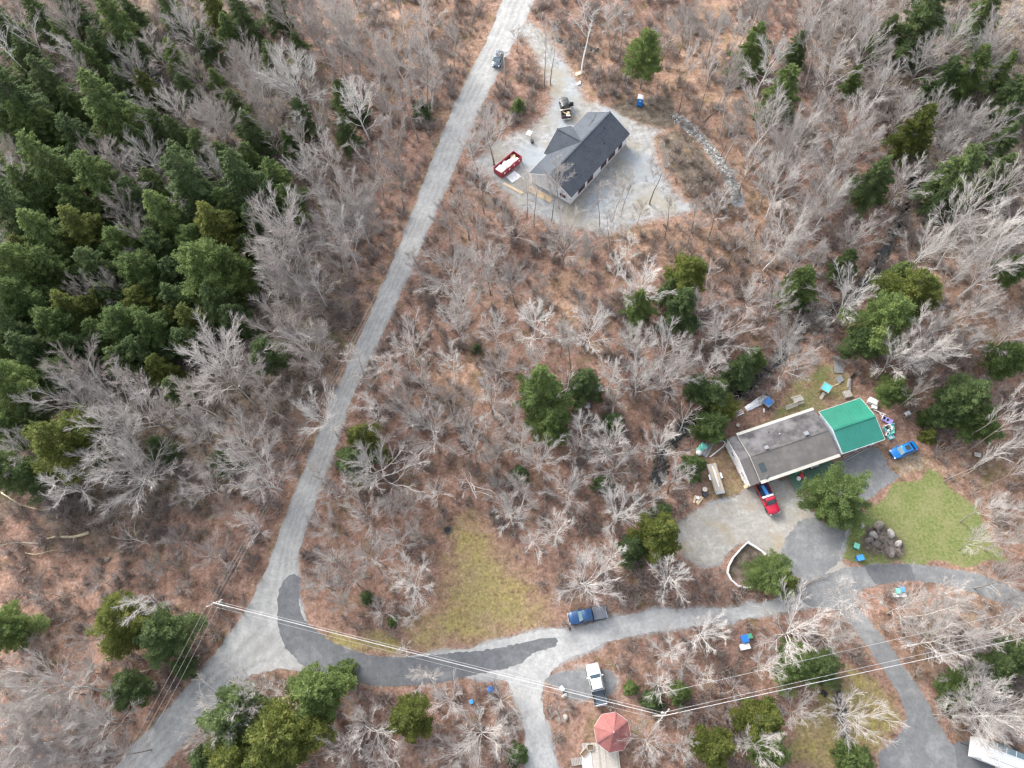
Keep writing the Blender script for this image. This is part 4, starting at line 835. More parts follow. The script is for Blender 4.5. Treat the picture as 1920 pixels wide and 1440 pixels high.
one(MB().box((0, 0, .15), (.8, .5, .3)).box((.4, .3, .12), (.6, .4, .24), .6), 'waste_pile', 'white_plastic', 'small white waste heap beside the site drive', 'waste', at(1085, 158), .4)

# ------------------------------------------------------------------ things round the mobile home
def bin_(x, y, mat, label, rz=0.0, z=0.0, h=1.05, w_=.6, d=.7, group='wheeled bins', lid=None):
    t = thing('wheeled_bin', label, 'bin', at(x, y, 0)[:2]+(z,), rz, group)
    MB().loft([[(-w_*.4, -d*.4, .08), (w_*.4, -d*.4, .08), (w_*.4, d*.4, .08), (-w_*.4, d*.4, .08)], [(-w_*.5, -d*.5, h-.1), (w_*.5, -d*.5, h-.1), (w_*.5, d*.5, h-.1), (-w_*.5, d*.5, h-.1)]]).build('body', mat, t, bev=.03)
    MB().box((0, 0, h-.05), (w_+.08, d+.1, .09)).build('lid', lid or mat, t, bev=.03); MB().bar((-w_*.4, d*.58, h-.15), (w_*.4, d*.58, h-.15), .04, .04).build('handle', mat, t)
    for s in (-1, 1): MB().lathe([(.03, -.03), (.1, -.03), (.1, .03), (.03, .03)], 12, 'Y').build('wheel', 'rubber', t, loc=(s*w_*.35, d*.45, .1), rot=(0, 0, R_(90)))
    return t
def chest(x, y, label, rz=0.0, sz=(1.3, .8, .7), mat='white_plastic', lid='white_plastic'):
    t = thing('storage_chest', label, 'chest', at(x, y), rz); MB().box((0, 0, sz[2]*.45), (sz[0]-.06, sz[1]-.06, sz[2]*.9)).build('body', mat, t, bev=.03); MB().box((0, 0, sz[2]*.95), (sz[0], sz[1], .09)).build('lid', lid, t, bev=.03)
    MB().box((0, -sz[1]/2-.01, sz[2]*.8), (.14, .04, .1)).build('latch', 'metal_grey', t); return t
bin_(1602, 1026, 'green_plastic', 'pale green bin standing on the lawn beside the drive', R_(-30), lid='mint_plastic', w_=.75, d=.75)
bin_(1609, 1048, 'blue_plastic', 'blue bin on the lawn corner next to a pale green one', R_(8), lid='sky_plastic', w_=.95, d=.75)
bin_(1394, 1199, 'blue_plastic', 'dark blue bin behind the white chest below the shared drive', R_(8), w_=1.0, d=.95)
bin_(1403, 1194, 'green_plastic', 'green bin beside the dark blue one below the shared drive', R_(8), w_=.6, d=.6)
chest(1395, 1213, 'white chest in front of the dark blue bin', R_(6), (1.45, .85, .75))
bin_(1679, 1110, 'green_plastic', 'green lidded bin at the white chest below the paved drive', R_(-6), lid='mint_plastic', w_=.65)
bin_(1687, 1107, 'blue_plastic', 'light blue lidded bin at the white chest below the paved drive', R_(-6), lid='sky_plastic', w_=.65)
chest(1683, 1117, 'long white chest with two bins behind it below the paved drive', R_(-3), (2.0, .6, .7))
chest(1053.5, 1291, 'small sky blue box at the parking pad edge', .6, (.55, .7, .5), 'sky_plastic', 'white_plastic')
chest(1100.5, 765, 'lone white utility box standing among bare trees', R_(5), (1.0, .9, 1.25), 'metal_grey', 'white_plastic')
def trailer():
    a, b_ = P(1350, 922, .6), P(1334, 870, .6); u = (a-b_).normalized(); c = (a+b_)/2; L = 4.9
    t = thing('flatbed_trailer', 'narrow flatbed trailer loaded with boards in the side yard', 'trailer', (c.x, c.y, 0), math.atan2(u.y, u.x))
    for i in range(7): MB().box((0, -.6+i*.2, .58), (L, .19, .05)).build('deck_board', 'wood_weathered', t)
    for s in (-1, 1):
        MB().bar((-L/2, s*.75, .5), (L/2, s*.75, .5), .08, .12).build('side_rail', 'metal_grey', t); wheel(t, -.2, s*.95, .32, .2); MB().box((-.2, s*.95, .72), (.95, .3, .05)).build('mudguard', 'white_plastic', t, bev=.02)
    MB().box((L/2+.05, 0, .62), (.5, 1.5, .14)).build('front_rack', 'metal_grey', t); MB().bar((L/2, 0, .45), (L/2+1.1, 0, .45), .1, .1).build('tow_bar', 'metal_dark', t)
    M = Matrix.Translation(t.location) @ Matrix.Rotation(t.rotation_euler.z, 4, 'Z')
    for k, (y, l, mt, lb) in enumerate(((-.5, 4.8, 'lumber', 'tan board along one side of the trailer'), (.52, 4.7, 'lumber', 'tan board along the other side of the trailer'), (.05, 3.6, 'white_plastic', 'white plank down the middle of the trailer'), (.25, 2.4, 'lumber_pale', 'short pale plank on the trailer beside the white one'))):
        o = MB().box((-.1*k, y, .66), (l, .17, .06), .02*(k-1)).build('board', mt); o.matrix_world = M; tag(o, lb, 'board', 'boards on the trailer')
trailer()
def bench(x, y, rz, label, L=1.8, mat='wood_weathered'):
    t = thing('picnic_table', label, 'table', at(x, y), rz)
    for i in range(5): MB().box((0, -.3+i*.15, .74), (L, .14, .04)).build('top_board', mat, t)
    for s in (-1, 1):
        MB().box((0, s*.68, .45), (L, .26, .04)).build('seat', mat, t)
        for sx in (-1, 1): MB().bar((sx*L*.36, s*.2, .72), (sx*L*.36, s*.62, 0), .09, .05).build('leg', mat, t)
        MB().box((s*L*.36, 0, .42), (.05, 1.4, .1)).build('cross_bar', mat, t)
bench(1494, 752, R_(10), 'grey picnic table on the grass behind the mobile home')
def rail_bench():
    t = thing('garden_bench', 'plain wooden bench against the rear eave of the mobile home', 'bench', at(1483, 764), R_(14))
    for i in range(3): MB().box((0, -.18+i*.17, .46), (2.2, .15, .04)).build('seat_slat', 'wood_weathered', t)
    MB().box((0, .3, .75), (2.2, .05, .3)).build('backrest', 'lumber_pale', t)
    for s in (-1, 1):
        for y in (-.2, .28): MB().box((s*.95, y, .22), (.08, .08, .44)).build('leg', 'wood_weathered', t)
        MB().box((s*.95, .28, .65), (.08, .08, .45)).build('back_post', 'wood_weathered', t)
rail_bench()
def coop(x, y, rz, top, rim, label, W=1.45, Hh=1.3, ramp_=True, name='hen_coop', cat='coop'):
    t = thing(name, label, cat, at(x, y), rz)
    for sx in (-1, 1):
        for sy in (-1, 1): MB().box((sx*W*.45, sy*W*.45, Hh/2), (.08, .08, Hh)).build('post', rim, t)
        MB().box((0, sx*(W/2+.01), Hh+.03), (W+.2, .1, .12)).build('rim_board', rim, t); MB().box((sx*(W/2+.05), 0, Hh+.03), (.1, W-.09, .12)).build('rim_board', rim, t)
    MB().box((0, 0, Hh-.02), (W-.02, W-.1, .06)).build('top_panel', top, t); MB().box((0, W*.46, Hh*.55), (W*.88, .04, Hh*.7)).build('back_panel', rim, t)
    if ramp_:
        r = MB().bar((-W*.5, -.2, Hh*.5), (-W*1.25, -.2, .05), .5, .05).build('ramp', 'wood_weathered', t)
    return t
coop(1545, 732, R_(48), 'aqua_plastic', 'wood_weathered', 'small play platform with turquoise top on the back lawn', 1.45, 1.2, True, 'play_platform', 'playset')
coop(1437.5, 757, R_(35), 'tarp_blue', 'metal_grey', 'blue topped square stand beside white sheeting', 1.4, .9, False, 'water_table', 'stand')
def crumple(name, p0, p1, w0, w1, mat, label, cat, z=.25, seed=1):
    a, b_ = P(*p0), P(*p1); c = (a+b_)/2; L = (b_-a).length; rng = random.Random(seed); n, m_ = 12, 6; vs = []
    for i in range(n):
        k = i/(n-1); wv = w0+(w1-w0)*k
        for j in range(m_): vs.append((L*(k-.5)+rng.uniform(-.1, .1), wv*(j/(m_-1)-.5)+rng.uniform(-.06, .06), z*(.4+.6*math.sin(math.pi*j/(m_-1)))+rng.uniform(-.07, .07)))
    mb = MB().add(vs, [(i*m_+j, (i+1)*m_+j, (i+1)*m_+j+1, i*m_+j+1) for i in range(n-1) for j in range(m_-1)])
    o = one(mb, name, mat, label, cat, (c.x, c.y, .03), math.atan2(b_.y-a.y, b_.x-a.x)); s = o.modifiers.new('thick', 'SOLIDIFY'); s.thickness = .03; return o
crumple('white_sheeting', (1398, 768), (1436, 746), .9, 1.5, 'tarp_white', 'long crumpled white sheeting behind the mobile home', 'sheeting', .3, 3)
boardstack('board_pile', (1376, 778), (1391, 770), 4, 'vinyl_white', 'white and grey board pile beside the round cedar', 'lumber', .2, .12, .12, 'junk round the mobile home')
one(MB().box((0, 0, .1), (.7, .25, .2)), 'white_block', 'white_plastic', 'single small white block on the grass behind the house', 'block', at(1432, 770), R_(80))
one(MB().lathe([(.01, 0), (.26, 0), (.3, .3), (.27, .32), (.01, .25)], 14), 'pale_tub', 'lumber_pale', 'round pale tub on the grass by the house corner', 'tub', at(1383, 798))
def left_junk():
    crumple('green_tarp', (1308, 848), (1322, 834), 1.0, 1.3, 'mint_plastic', 'mint green tarp beneath the round cedar', 'tarp', .35, 5)
    boardstack('aluminium_panels', (1318, 856), (1332, 830), 3, 'metal_grey', 'grey metal panels lying beside the mint tarp', 'panel', .36, .2, .1, 'junk round the mobile home')
    one(MB().lathe([(.01, 0), (.42, 0), (.48, .5), (.45, .82), (.2, .95), (.01, .97)], 18), 'round_tank', 'white_plastic', 'white round tank at the end of the metal panels', 'tank', at(1309, 851), smooth=True)
    a = [at(1331, 857, .15), at(1345, 846, .2), at(1356, 837, .2), at(1360, 831, .2), at(1357, 827, .2), at(1351, 826, .2)]
    one(MB().tube(a, .11, 8), 'bent_pipe', 'white_plastic', 'long white pipe with a bent end beside the end wall', 'pipe', smooth=True)
    one(MB().box((0, 0, .25), (.7, .5, .5)).box((.2, .1, .6), (.4, .3, .2), .4), 'grey_crate', 'metal_grey', 'grey crate stack in front of the round cedar', 'crate', at(1347, 829), .5)
    a0, a1 = P(1381, 868, .9), P(1399, 905, .9); c = (a0+a1)/2; L = (a1-a0).length
    t = thing('pipe_rack', 'rack of long white pipes along the mobile home end wall', 'rack', (c.x, c.y, 0), math.atan2(a1.y-a0.y, a1.x-a0.x))
    for i in range(4): MB().tube([(-L/2, .1*i-.15, .8+.03*(i % 2)), (L/2, .1*i-.15, .8+.03*(i % 2))], .045, 8).build('pipe', ['white_plastic', 'metal_grey', 'white_plastic', 'metal_dark'][i], t)
    for x in (-L*.4, 0, L*.4):
        MB().box((x, 0, .72), (.08, .6, .06)).build('cross_bar', 'metal_dark', t)
        for s in (-1, 1): MB().box((x, s*.26, .36), (.06, .06, .72)).build('leg', 'metal_dark', t)
    one(MB().box((0, 0, .04), (1.5, .5, .08)), 'tan_board', 'lumber', 'wide tan board at the front end of the white wall', 'board', at(1401, 911, .9)[:2]+(1.2,), R_(24))
left_junk()
def side_junk():
    boardstack('white_boards', (1300, 944), (1305, 928), 1, 'lumber_pale', 'upright-lying pale board at the yard edge', 'board', .3, .1, .1, 'loose boards at the yard edge'); boardstack('white_boards', (1306, 945), (1317, 931), 2, 'lumber_pale', 'pair of pale boards beside a round white bucket', 'board', .26, .1, .05, 'loose boards at the yard edge')
    one(MB().lathe([(.01, 0), (.22, 0), (.27, .42), (.24, .42), (.01, .3)], 14), 'bucket', 'white_plastic', 'round white bucket between the loose pale boards', 'bucket', at(1307.5, 934))
    one(MB().box((0, 0, .3), (.9, .7, .5)).box((.1, .5, .2), (.7, .5, .3), .3), 'dark_machine', 'metal_dark', 'dark covered machine beside the loose pale boards', 'machine', at(1322, 928), .5, bev=.05)
    one(MB().lathe([(.01, .7), (.38, .7), (.4, .76), (.01, .78)], 18).tube([(0, 0, 0), (0, 0, .7)], .06, 8).lathe([(.01, 0), (.25, 0), (.2, .05), (.01, .06)], 12), 'round_table', 'lumber_pale', 'small round pale table above the dark machine', 'table', at(1320, 920), smooth=False)
side_junk()
def deckthings():
    t = thing('gas_grill', 'silver gas grill on the green deck under the eave', 'grill', at(1524, 877, .65)[:2]+(.64,), R_(15))
    MB().box((0, 0, .45), (1.2, .5, .7)).build('cart', 'black', t, bev=.02); MB().tube([(-.35, 0, .85), (.35, 0, .85)], .26, 14).build('hood', 'metal_grey', t, True)
    for s in (-1, 1): MB().box((s*.55, 0, .82), (.3, .45, .05)).build('side_shelf', 'white_plastic', t)
    g = 'toys on the green deck'
    def dk(x, y): return at(x, y, .65)[:2]+(.64,)
    one(MB().box((0, 0, .3), (.9, .5, .5)).box((0, .2, .7), (.9, .1, .4)), 'toy_kitchen', 'green_plastic', 'green toy kitchen on the deck', 'toy', dk(1493, 887), .3, g, bev=.04)
    one(MB().box((0, 0, .25), (.5, .9, .4)).box((0, .2, .6), (.4, .3, .4)), 'toy_car', 'red_plastic', 'red ride-on toy in the middle of the deck toys', 'toy', dk(1502, 893), .5, g, bev=.06)
    one(MB().lathe([(.01, 0), (.3, 0), (.36, .3), (.33, .32), (.01, .2)], 14), 'toy_basin', 'white_plastic', 'white round basin at the deck edge', 'toy', dk(1497, 898), 0, g)
    one(MB().box((0, 0, .2), (.4, .4, .3)).box((.1, 0, .45), (.3, .3, .2)), 'toy_box', 'blue_plastic', 'small blue toy box beside the white basin', 'toy', dk(1508, 899), .2, g, bev=.04)
    one(MB().lathe([(.01, 0), (.16, .05), (.2, .2), (.12, .34), (.01, .36)], 12), 'orange_ball', 'lumber', 'orange ball on the deck behind the red toy', 'toy', dk(1503, 885), 0, g, smooth=True)
deckthings()
def toys():
    g = 'plastic toys at the garage end'
    def toy(name, x, y, parts, lab, rz):
        t = thing(name, lab, 'toy', at(x, y), rz, g)
        for nm, mt, c, d in parts: MB().box(c, d).build(nm, mt, t, bev=.05)
    toy('toy_wagon', 1661, 789, [('tray', 'lilac_plastic', (0, 0, .35), (1.7, .9, .35)), ('seat', 'black', (-.5, 0, .54), (.4, .5, .06)), ('seat', 'black', (.1, 0, .54), (.35, .5, .06)), ('end_wall', 'lilac_plastic', (.8, 0, .65), (.1, .9, .35)), ('end_wall', 'white_plastic', (-.82, 0, .6), (.1, .9, .3)), ('base', 'black', (0, 0, .1), (1.4, .7, .18))], 'lilac toy wagon with dark seats beside the garage end', R_(-40))
    toy('toy_playhouse', 1662, 805, [('wall', 'white_plastic', (0, .45, .5), (1.1, .1, 1.0)), ('wall', 'white_plastic', (.5, 0, .5), (.1, .8, 1.0)), ('wall', 'aqua_plastic', (-.5, 0, .4), (.1, .8, .8)), ('counter', 'white_plastic', (0, -.4, .35), (1.1, .3, .7)), ('sink', 'black', (.1, -.4, .72), (.4, .2, .05))], 'white and aqua toy playhouse in the toy heap', R_(20))
    toy('toy_slide', 1671, 806, [('slide', 'mint_plastic', (0, 0, .4), (.5, 1.5, .1)), ('ladder', 'aqua_plastic', (0, .8, .45), (.5, .12, .9)), ('side', 'mint_plastic', (.25, 0, .5), (.06, 1.5, .15)), ('side', 'mint_plastic', (-.25, 0, .5), (.06, 1.5, .15))], 'mint toy slide on the outer side of the toy heap', R_(-15))
    toy('toy_chair', 1668, 821, [('seat', 'aqua_plastic', (0, 0, .35), (.9, .8, .12)), ('backrest', 'aqua_plastic', (0, .38, .65), (.9, .1, .6)), ('armrest', 'aqua_plastic', (.42, 0, .5), (.1, .7, .3)), ('armrest', 'aqua_plastic', (-.42, 0, .5), (.1, .7, .3)), ('cushion', 'white_plastic', (0, -.05, .44), (.5, .5, .08)), ('base', 'aqua_plastic', (0, 0, .15), (.8, .7, .28))], 'aqua toy chair with white cushion nearest the blue car', R_(15))
    toy('toy_ride_on', 1663, 815, [('body', 'white_plastic', (0, 0, .35), (.9, .5, .3)), ('seat', 'black', (-.1, 0, .52), (.4, .35, .06)), ('handlebar', 'aqua_plastic', (.3, 0, .7), (.06, .6, .06)), ('wheel', 'black', (.3, 0, .12), (.24, .5, .22)), ('wheel', 'black', (-.3, 0, .12), (.24, .5, .22))], 'white ride-on toy between playhouse and aqua chair', R_(50))
toys()
def rear_junk():
    g = 'junk behind the garage'
    chest(1634, 755, 'flat white appliance box at the rear garage corner', R_(-35), (1.5, 1.0, .8)); chest(1638, 764, 'small white crate below the flat appliance box', R_(-30), (.9, .8, .5))
    one(MB().bar((-1.0, 0, .2), (1.0, .2, .25), .12, .12).bar((-.5, .3, .15), (.9, -.4, .15), .1, .1), 'white_poles', 'white_plastic', 'crossed white poles beside the garage gable', 'poles', at(1648, 775), R_(-40), g)
    boardstack('roof_sheets', (1571, 706), (1577, 718), 3, 'metal_grey', 'slanted grey metal sheets behind the back lawn', 'sheet', .45, .2, -.1, g)
    boardstack('roof_sheets', (1570, 668), (1573, 700), 2, 'metal_grey', 'long grey metal sheets by the big pine', 'sheet', .8, .12, -.05, g)
    t = thing('pallet_stack', 'stack of pale wooden pallets behind the garage', 'pallets', at(1587, 741), R_(8), g)
    for k in range(5):
        for i in range(5): MB().box((-.5+i*.25, 0, .14+k*.15), (.14, 1.2, .03)).build('slat', 'wood_weathered', t)
        for y in (-.5, 0, .5): MB().box((0, y, .07+k*.15), (1.15, .09, .09)).build('stringer', 'wood_weathered', t)
    one(MB().bar((-1, 0, .25), (1.1, 0, .25), .5, .4).bar((-.8, .3, .55), (.9, .1, .5), .3, .2), 'wood_pile', 'wood_grey', 'grey scrap wood pile above the pallet stack', 'wood pile', at(1591, 722), R_(70), g)
    one(MB().bar((-1.1, 0, .12), (1.1, .1, .15), .35, .2), 'dark_beam', 'black', 'dark charred beam lying in leaves above the pallets', 'beam', at(1598, 707), R_(40), g)
    one(MB().bar((-.9, 0, .06), (.9, 0, .06), .15, .08), 'orange_board', 'lumber', 'thin tan board between the lawn and the scrap pile', 'board', at(1567, 722), R_(15), g)
    t = thing('wheelbarrow', 'pale wheelbarrow left in the leaves right of the garage', 'wheelbarrow', at(1699, 778), R_(20))
    MB().loft([[(-.3, -.2, .3), (.35, -.25, .3), (.35, .25, .3), (-.3, .2, .3)], [(-.5, -.35, .6), (.55, -.38, .6), (.55, .38, .6), (-.5, .35, .6)]]).build('tray', 'foam', t); MB().bar((-.9, -.3, .5), (.6, -.1, .25), .05, .05).build('handle', 'lumber_pale', t); MB().bar((-.9, .3, .5), (.6, .1, .25), .05, .05).build('handle', 'lumber_pale', t)
    MB().lathe([(.05, -.05), (.18, -.05), (.18, .05), (.05, .05)], 14, 'Y').build('wheel', 'rubber', t, loc=(.65, 0, .18))
    one(MB().box((0, 0, .05), (1.0, .7, .1)), 'stone_slab', 'stone_pale', 'flat pale slab among slim trees at the photo edge', 'slab', at(1833, 853), R_(-20))
    for i, (x, y) in enumerate(((1592, 861), (1601, 857), (1612, 851))):
        pass
    boardstack('ladder_rails', (1580, 862), (1625, 838), 3, 'metal_grey', 'grey rails leaning along the garage front', 'rails', .1, .35, .25, g)
rear_junk()
def mower():
    t = thing('garden_mower', 'small black mower on the grass beside the ditch', 'mower', at(1545, 1300), R_(-50)); MB().box((0, 0, .3), (.8, .55, .25)).build('deck', 'metal_dark', t, bev=.04); MB().box((.05, 0, .5), (.35, .3, .2)).build('engine', 'black', t, bev=.03)
    for s in (-1, 1):
        MB().bar((-.35, s*.2, .4), (-1.1, s*.2, .95), .04, .04).build('handle', 'metal_dark', t)
        for x in (-.3, .32): MB().lathe([(.03, -.04), (.14, -.04), (.14, .04), (.03, .04)], 12, 'Y').build('wheel', 'rubber', t, loc=(x, s*.3, .14))
mower()
chest(920, 1293, 'blue lidded tub among brush beside the lower drive', .2, (.95, .8, .6), 'blue_plastic', 'blue_plastic')
chest(884, 1316, 'small grey blue bin in brush below the asphalt bend', .3, (.6, .6, .6), 'metal_dark', 'sky_plastic')
def cage():
    t = thing('wire_crate', 'open square wooden frame in brush below the asphalt bend', 'frame', at(901, 1332), .05)
    for s in (-1, 1): MB().box((s*.45, 0, .5), (.08, 1.0, .1)).build('rail', 'wood_weathered', t); MB().box((0, s*.46, .5), (.82, .08, .1)).build('rail', 'wood_weathered', t)
    for sx in (-1, 1):
        for sy in (-1, 1): MB().box((sx*.45, sy*.46, .22), (.09, .09, .44)).build('post', 'wood_weathered', t)
    MB().box((0, 0, .2), (.7, .7, .3)).build('liner', 'black', t)
cage()
# white edging round the planting bed
def edging():
    t = thing('bed_edging', 'white timber edging curving round the dark planting bed', 'edging', (0, 0, 0))
    for pts in ([(1442, 1048), (1428, 1034), (1416, 1026), (1401, 1017)], [(1401, 1017), (1388, 1030), (1374, 1046), (1366, 1062), (1364, 1074), (1371, 1088), (1382, 1098), (1396, 1102), (1416, 1101)]):
        for a, b_ in zip(pts[:-1], pts[1:]):
            p, q2 = P(*a, .3), P(*b_, .3); d = (q2-p).normalized()*.04; MB().bar(p-d, q2+d, .22, .55).build('timber', 'vinyl_white', t)
    p, q2 = P(1402, 1014, .3), P(1446, 1046, .3); MB().bar(p, q2, .14, .4).build('timber', 'wood_weathered', t)
edging()
def firering():
    c = P(840, 994); t = thing('fire_ring', 'dark round fire ring of stones at the yellow lawn edge', 'fire ring', (c.x, c.y, 0))
    for i in range(11): MB().box((.6*math.cos(i*.571), .6*math.sin(i*.571), .12), (.3, .24, .26), i*.571).build('stone', 'stone_dark', t, bev=.05)
    MB().lathe([(.01, .02), (.5, .03), (.45, .08), (.01, .1)], 14).build('ash', 'black', t)
firering()

# ------------------------------------------------------------------ stones
def rockmesh(seed, sub=2):
    bm = bmesh.new(); bmesh.ops.create_icosphere(bm, subdivisions=sub, radius=1); rng = random.Random(seed)
    cuts = [(Vector((rng.gauss(0, 1), rng.gauss(0, 1), rng.gauss(0, .8))).normalized(), rng.uniform(.55, .85)) for _ in range(9)]
    for v in bm.verts:
        for n, d in cuts:
            k = v.co.dot(n)-d
            if k > 0: v.co -= n*k
        v.co += Vector((rng.uniform(-.04, .04), rng.uniform(-.04, .04), rng.uniform(-.04, .04)))
    me = bpy.data.meshes.new('boulder'); bm.to_mesh(me); bm.free(); return me
RM = [rockmesh(i) for i in range(6)]
def boulder(x, y, s, mat, label, k=0, zs=.7):
    me = RM[k % 6].copy(); me.materials.clear(); me.materials.append(MATS[mat]); o = bpy.data.objects.new('boulder', me); COL.objects.link(o); p = P(x, y)
    o.location = (p.x, p.y, hz(p.x, p.y)+s*zs*.35); o.scale = (s, s*.8, s*zs); o.rotation_euler = (0, 0, k*1.1); return tag(o, label, 'boulder', 'boulders')
for i, (x, y, s, mt, lb) in enumerate(((1647, 986, .95, 'stone', 'grey boulder at the top of the lawn rock bed'), (1616, 986, .55, 'stone_pale', 'white stone apart from the rock bed, near the pine bush'), (1636, 1004, .85, 'stone_pale', 'pale speckled boulder in the middle of the lawn rock bed'), (1629, 1012, .7, 'stone', 'dark grey boulder beside the pale speckled one'), (1669, 1001, .85, 'stone_pale', 'sharp white boulder on the lawn side of the rock bed'), (1644, 1020, .7, 'stone', 'rounded boulder at the lower side of the rock bed'), (1684, 1020, .7, 'stone_pale', 'tan boulder at the outer end of the rock bed'), (1669, 1036, .95, 'stone', 'large grey boulder at the bottom of the rock bed'),
      (291, 1288, 1.15, 'stone', 'big flat grey boulder in the woods beside the road'), (1058, 1305, .5, 'stone_pale', 'pale stone below the small parking pad'), (1060, 1345, .5, 'stone_pale', 'pale stone on leaves beside the lower drive'), (1652, 1150-20, .4, 'stone_pale', 'pale stone below the long white chest'), (1757, 1208, .8, 'stone_pale', 'broad tan rock under the power lines'), (1718, 720, .6, 'stone_pale', 'pale stone in leaves behind the garage'), (1673, 748, .5, 'stone', 'small grey stone between garage and low pine'), (197, 1048, .55, 'stone', 'small grey stone in the brush below the long fallen log'))):
    boulder(x, y, s, mt, lb, i, .75)
def rockstrip(name, path, width, n, s0, s1, mats, label, cat, seed, hgt=.25):
    rng = random.Random(seed); c = resample(poly(path), 80); per = {m_: MB() for m_ in mats}; base = []
    bm = bmesh.new(); bmesh.ops.create_icosphere(bm, subdivisions=1, radius=1); bv = [v.co.copy() for v in bm.verts]; bf = [tuple(v.index for v in f.verts) for f in bm.faces]; bm.free()
    for _ in range(n):
        i = rng.randrange(79); d = Vector((*(c[i+1]-c[i]), 0)).normalized(); nn = Vector((-d.y, d.x, 0)); o = rng.gauss(0, .38)
        p = Vector((*c[i], 0))+d*rng.uniform(-.5, .5)+nn*o*width; s = rng.uniform(s0, s1); z = hz(p.x, p.y)+max(0, hgt*(1-abs(o)))*rng.random()
        M = Matrix.Rotation(rng.uniform(0, 6), 3, 'Z') @ Matrix.Diagonal((s, s*rng.uniform(.6, 1), s*rng.uniform(.5, .8)))
        per[rng.choice(mats)].add([M @ (v*rng.uniform(.75, 1.1))+p+Vector((0, 0, z)) for v in bv], bf)
    t = thing(name, label, cat, (0, 0, 0)); t['kind'] = 'stuff'
    for m_ in mats:
        o = per[m_].build('stones', m_, t); o['kind'] = 'stuff'
    return t
rockstrip('rubble_strip', [(1263, 217), (1285, 232), (1310, 256), (1335, 286), (1362, 322), (1386, 372)], 1.35, 1500, .09, .22, ['stone_pale', 'stone_white', 'stone_pale'], 'pale rubble strip curving round the building site', 'rubble', 4, .3)
rockstrip('brook_stones', STREAM, 2.0, 420, .15, .55, ['stone', 'stone_dark', 'stone_dark'], 'dark stones lining the brook', 'stones', 5, .1)
rockstrip('brook_stones', [(1505, 585), (1530, 600), (1560, 606)], 4.0, 160, .25, .7, ['stone', 'stone_dark', 'log_bark'], 'brown rock heap in the brook bend', 'stones', 6, .4)
rockstrip('ditch_stones', DITCH, 1.0, 140, .12, .34, ['stone_dark', 'stone_dark', 'stone'], 'dark stones in the lawn ditch', 'stones', 8, .1)
rockstrip('gully_stones', GULLY, 1.0, 160, .15, .4, ['stone_dark', 'stone_dark', 'stone'], 'dark stones in the gully near the road top', 'stones', 9, .1)

# ------------------------------------------------------------------ fallen logs
def log(p0, p1, r, mat, label, bend=.3, seed=0, z=.25):
    a, b_ = P(*p0), P(*p1); a.z = hz(a.x, a.y)+r+z*.2; b_.z = hz(b_.x, b_.y)+r+z; rng = random.Random(seed); n = 7; d = (b_-a); s = Vector((-d.y, d.x, 0)).normalized()
    pts = [a+d*(i/(n-1))+s*bend*math.sin(i*.9+seed)+Vector((0, 0, .05*rng.random())) for i in range(n)]
    t = thing('fallen_log', label, 'log', (a.x, a.y, 0)); o = Vector((a.x, a.y, 0))
    MB().tube([p-o for p in pts], [r*(1-.5*i/(n-1)) for i in range(n)], 9).build('stem', mat, t, True)
    for k in range(3):
        q2 = pts[2+k]-o; e = q2+s*rng.choice((-1, 1))*rng.uniform(.5, 1.3)+Vector((0, 0, rng.uniform(.3, .8))); MB().tube([q2, e], [r*.35, r*.1], 6).build('branch_stub', mat, t, True)
for i, a_ in enumerate((((166, 998), (85, 1012), .30, 'log_bare', 'long pale fallen log in the open brush'), ((85, 1014), (-5, 1022), .24, 'log_bark', 'dark rotting log in line with the pale fallen log'), ((0, 926), (78, 959), .12, 'log_bare', 'thin white fallen stem above the pale log'), ((38, 1034), (104, 1032), .09, 'log_bare', 'thin pale stick lying below the pale log'), ((270, 1257), (316, 1253), .14, 'log_bark', 'grey log next to the big flat boulder'), ((1235, 88), (1268, 66), .16, 'log_bare', 'tan fallen trunk behind the lone tall pine'), ((1238, 105), (1216, 108), .12, 'log_bark', 'short grey log below the lone tall pine'), ((1320, 232), (1350, 204), .16, 'log_bark', 'dark fallen log above the rubble strip'), ((1240, 690), (1290, 640), .14, 'log_bark', 'grey fallen trunk deep in the central bare trees'), ((1145, 738), (1095, 747), .14, 'log_bark', 'dark log lying near the white utility box'), ((1010, 640), (1030, 585), .14, 'log_bark', 'dark log in leaves above the central pine'), ((1488, 1108), (1555, 1078), .10, 'log_bark', 'thin fallen branch across the drive junction'), ((1745, 205), (1690, 260), .14, 'log_bark', 'fallen trunk behind the yellow-green pine'), ((1420, 860-440), (1390, 470), .12, 'log_bark', 'slim dark log on orange leaves below the rubble strip'))):
    log(*a_, seed=i)

# ------------------------------------------------------------------ utility poles and wires
def upole(x, y, h, label, rz=0.0):
    p = P(x, y, h); g = hz(p.x, p.y); t = thing('utility_pole', label, 'utility pole', (p.x, p.y, g), rz); h = h-g
    MB().tube([(0, 0, -.3), (0, 0, h)], [.17, .11], 10).build('pole', 'pole_wood', t, True); MB().box((0, 0, h-.45), (2.4, .1, .12)).build('crossarm', 'pole_wood', t)
    for x_ in (-1.05, -.35, .4, 1.05): MB().lathe([(.03, h-.4), (.06, h-.35), (.05, h-.2), (.01, h-.17)], 8).build('insulator', 'white_plastic', t, loc=(x_, 0, 0))
    MB().lathe([(.01, h-2.2), (.2, h-2.2), (.2, h-1.5), (.01, h-1.45)], 12).build('transformer', 'metal_grey', t, True, loc=(.3, .18, 0))
    return Vector((p.x, p.y, h+g))
PA = upole(400, 1130, 11, 'utility pole in the woods left of the road fork', R_(20))
PB = upole(1245, 1342, 11, 'utility pole where the power lines bend, near the red gazebo', R_(40))
PC = upole(944, 96, 9, 'bare utility pole beside the slate blue car', R_(10))
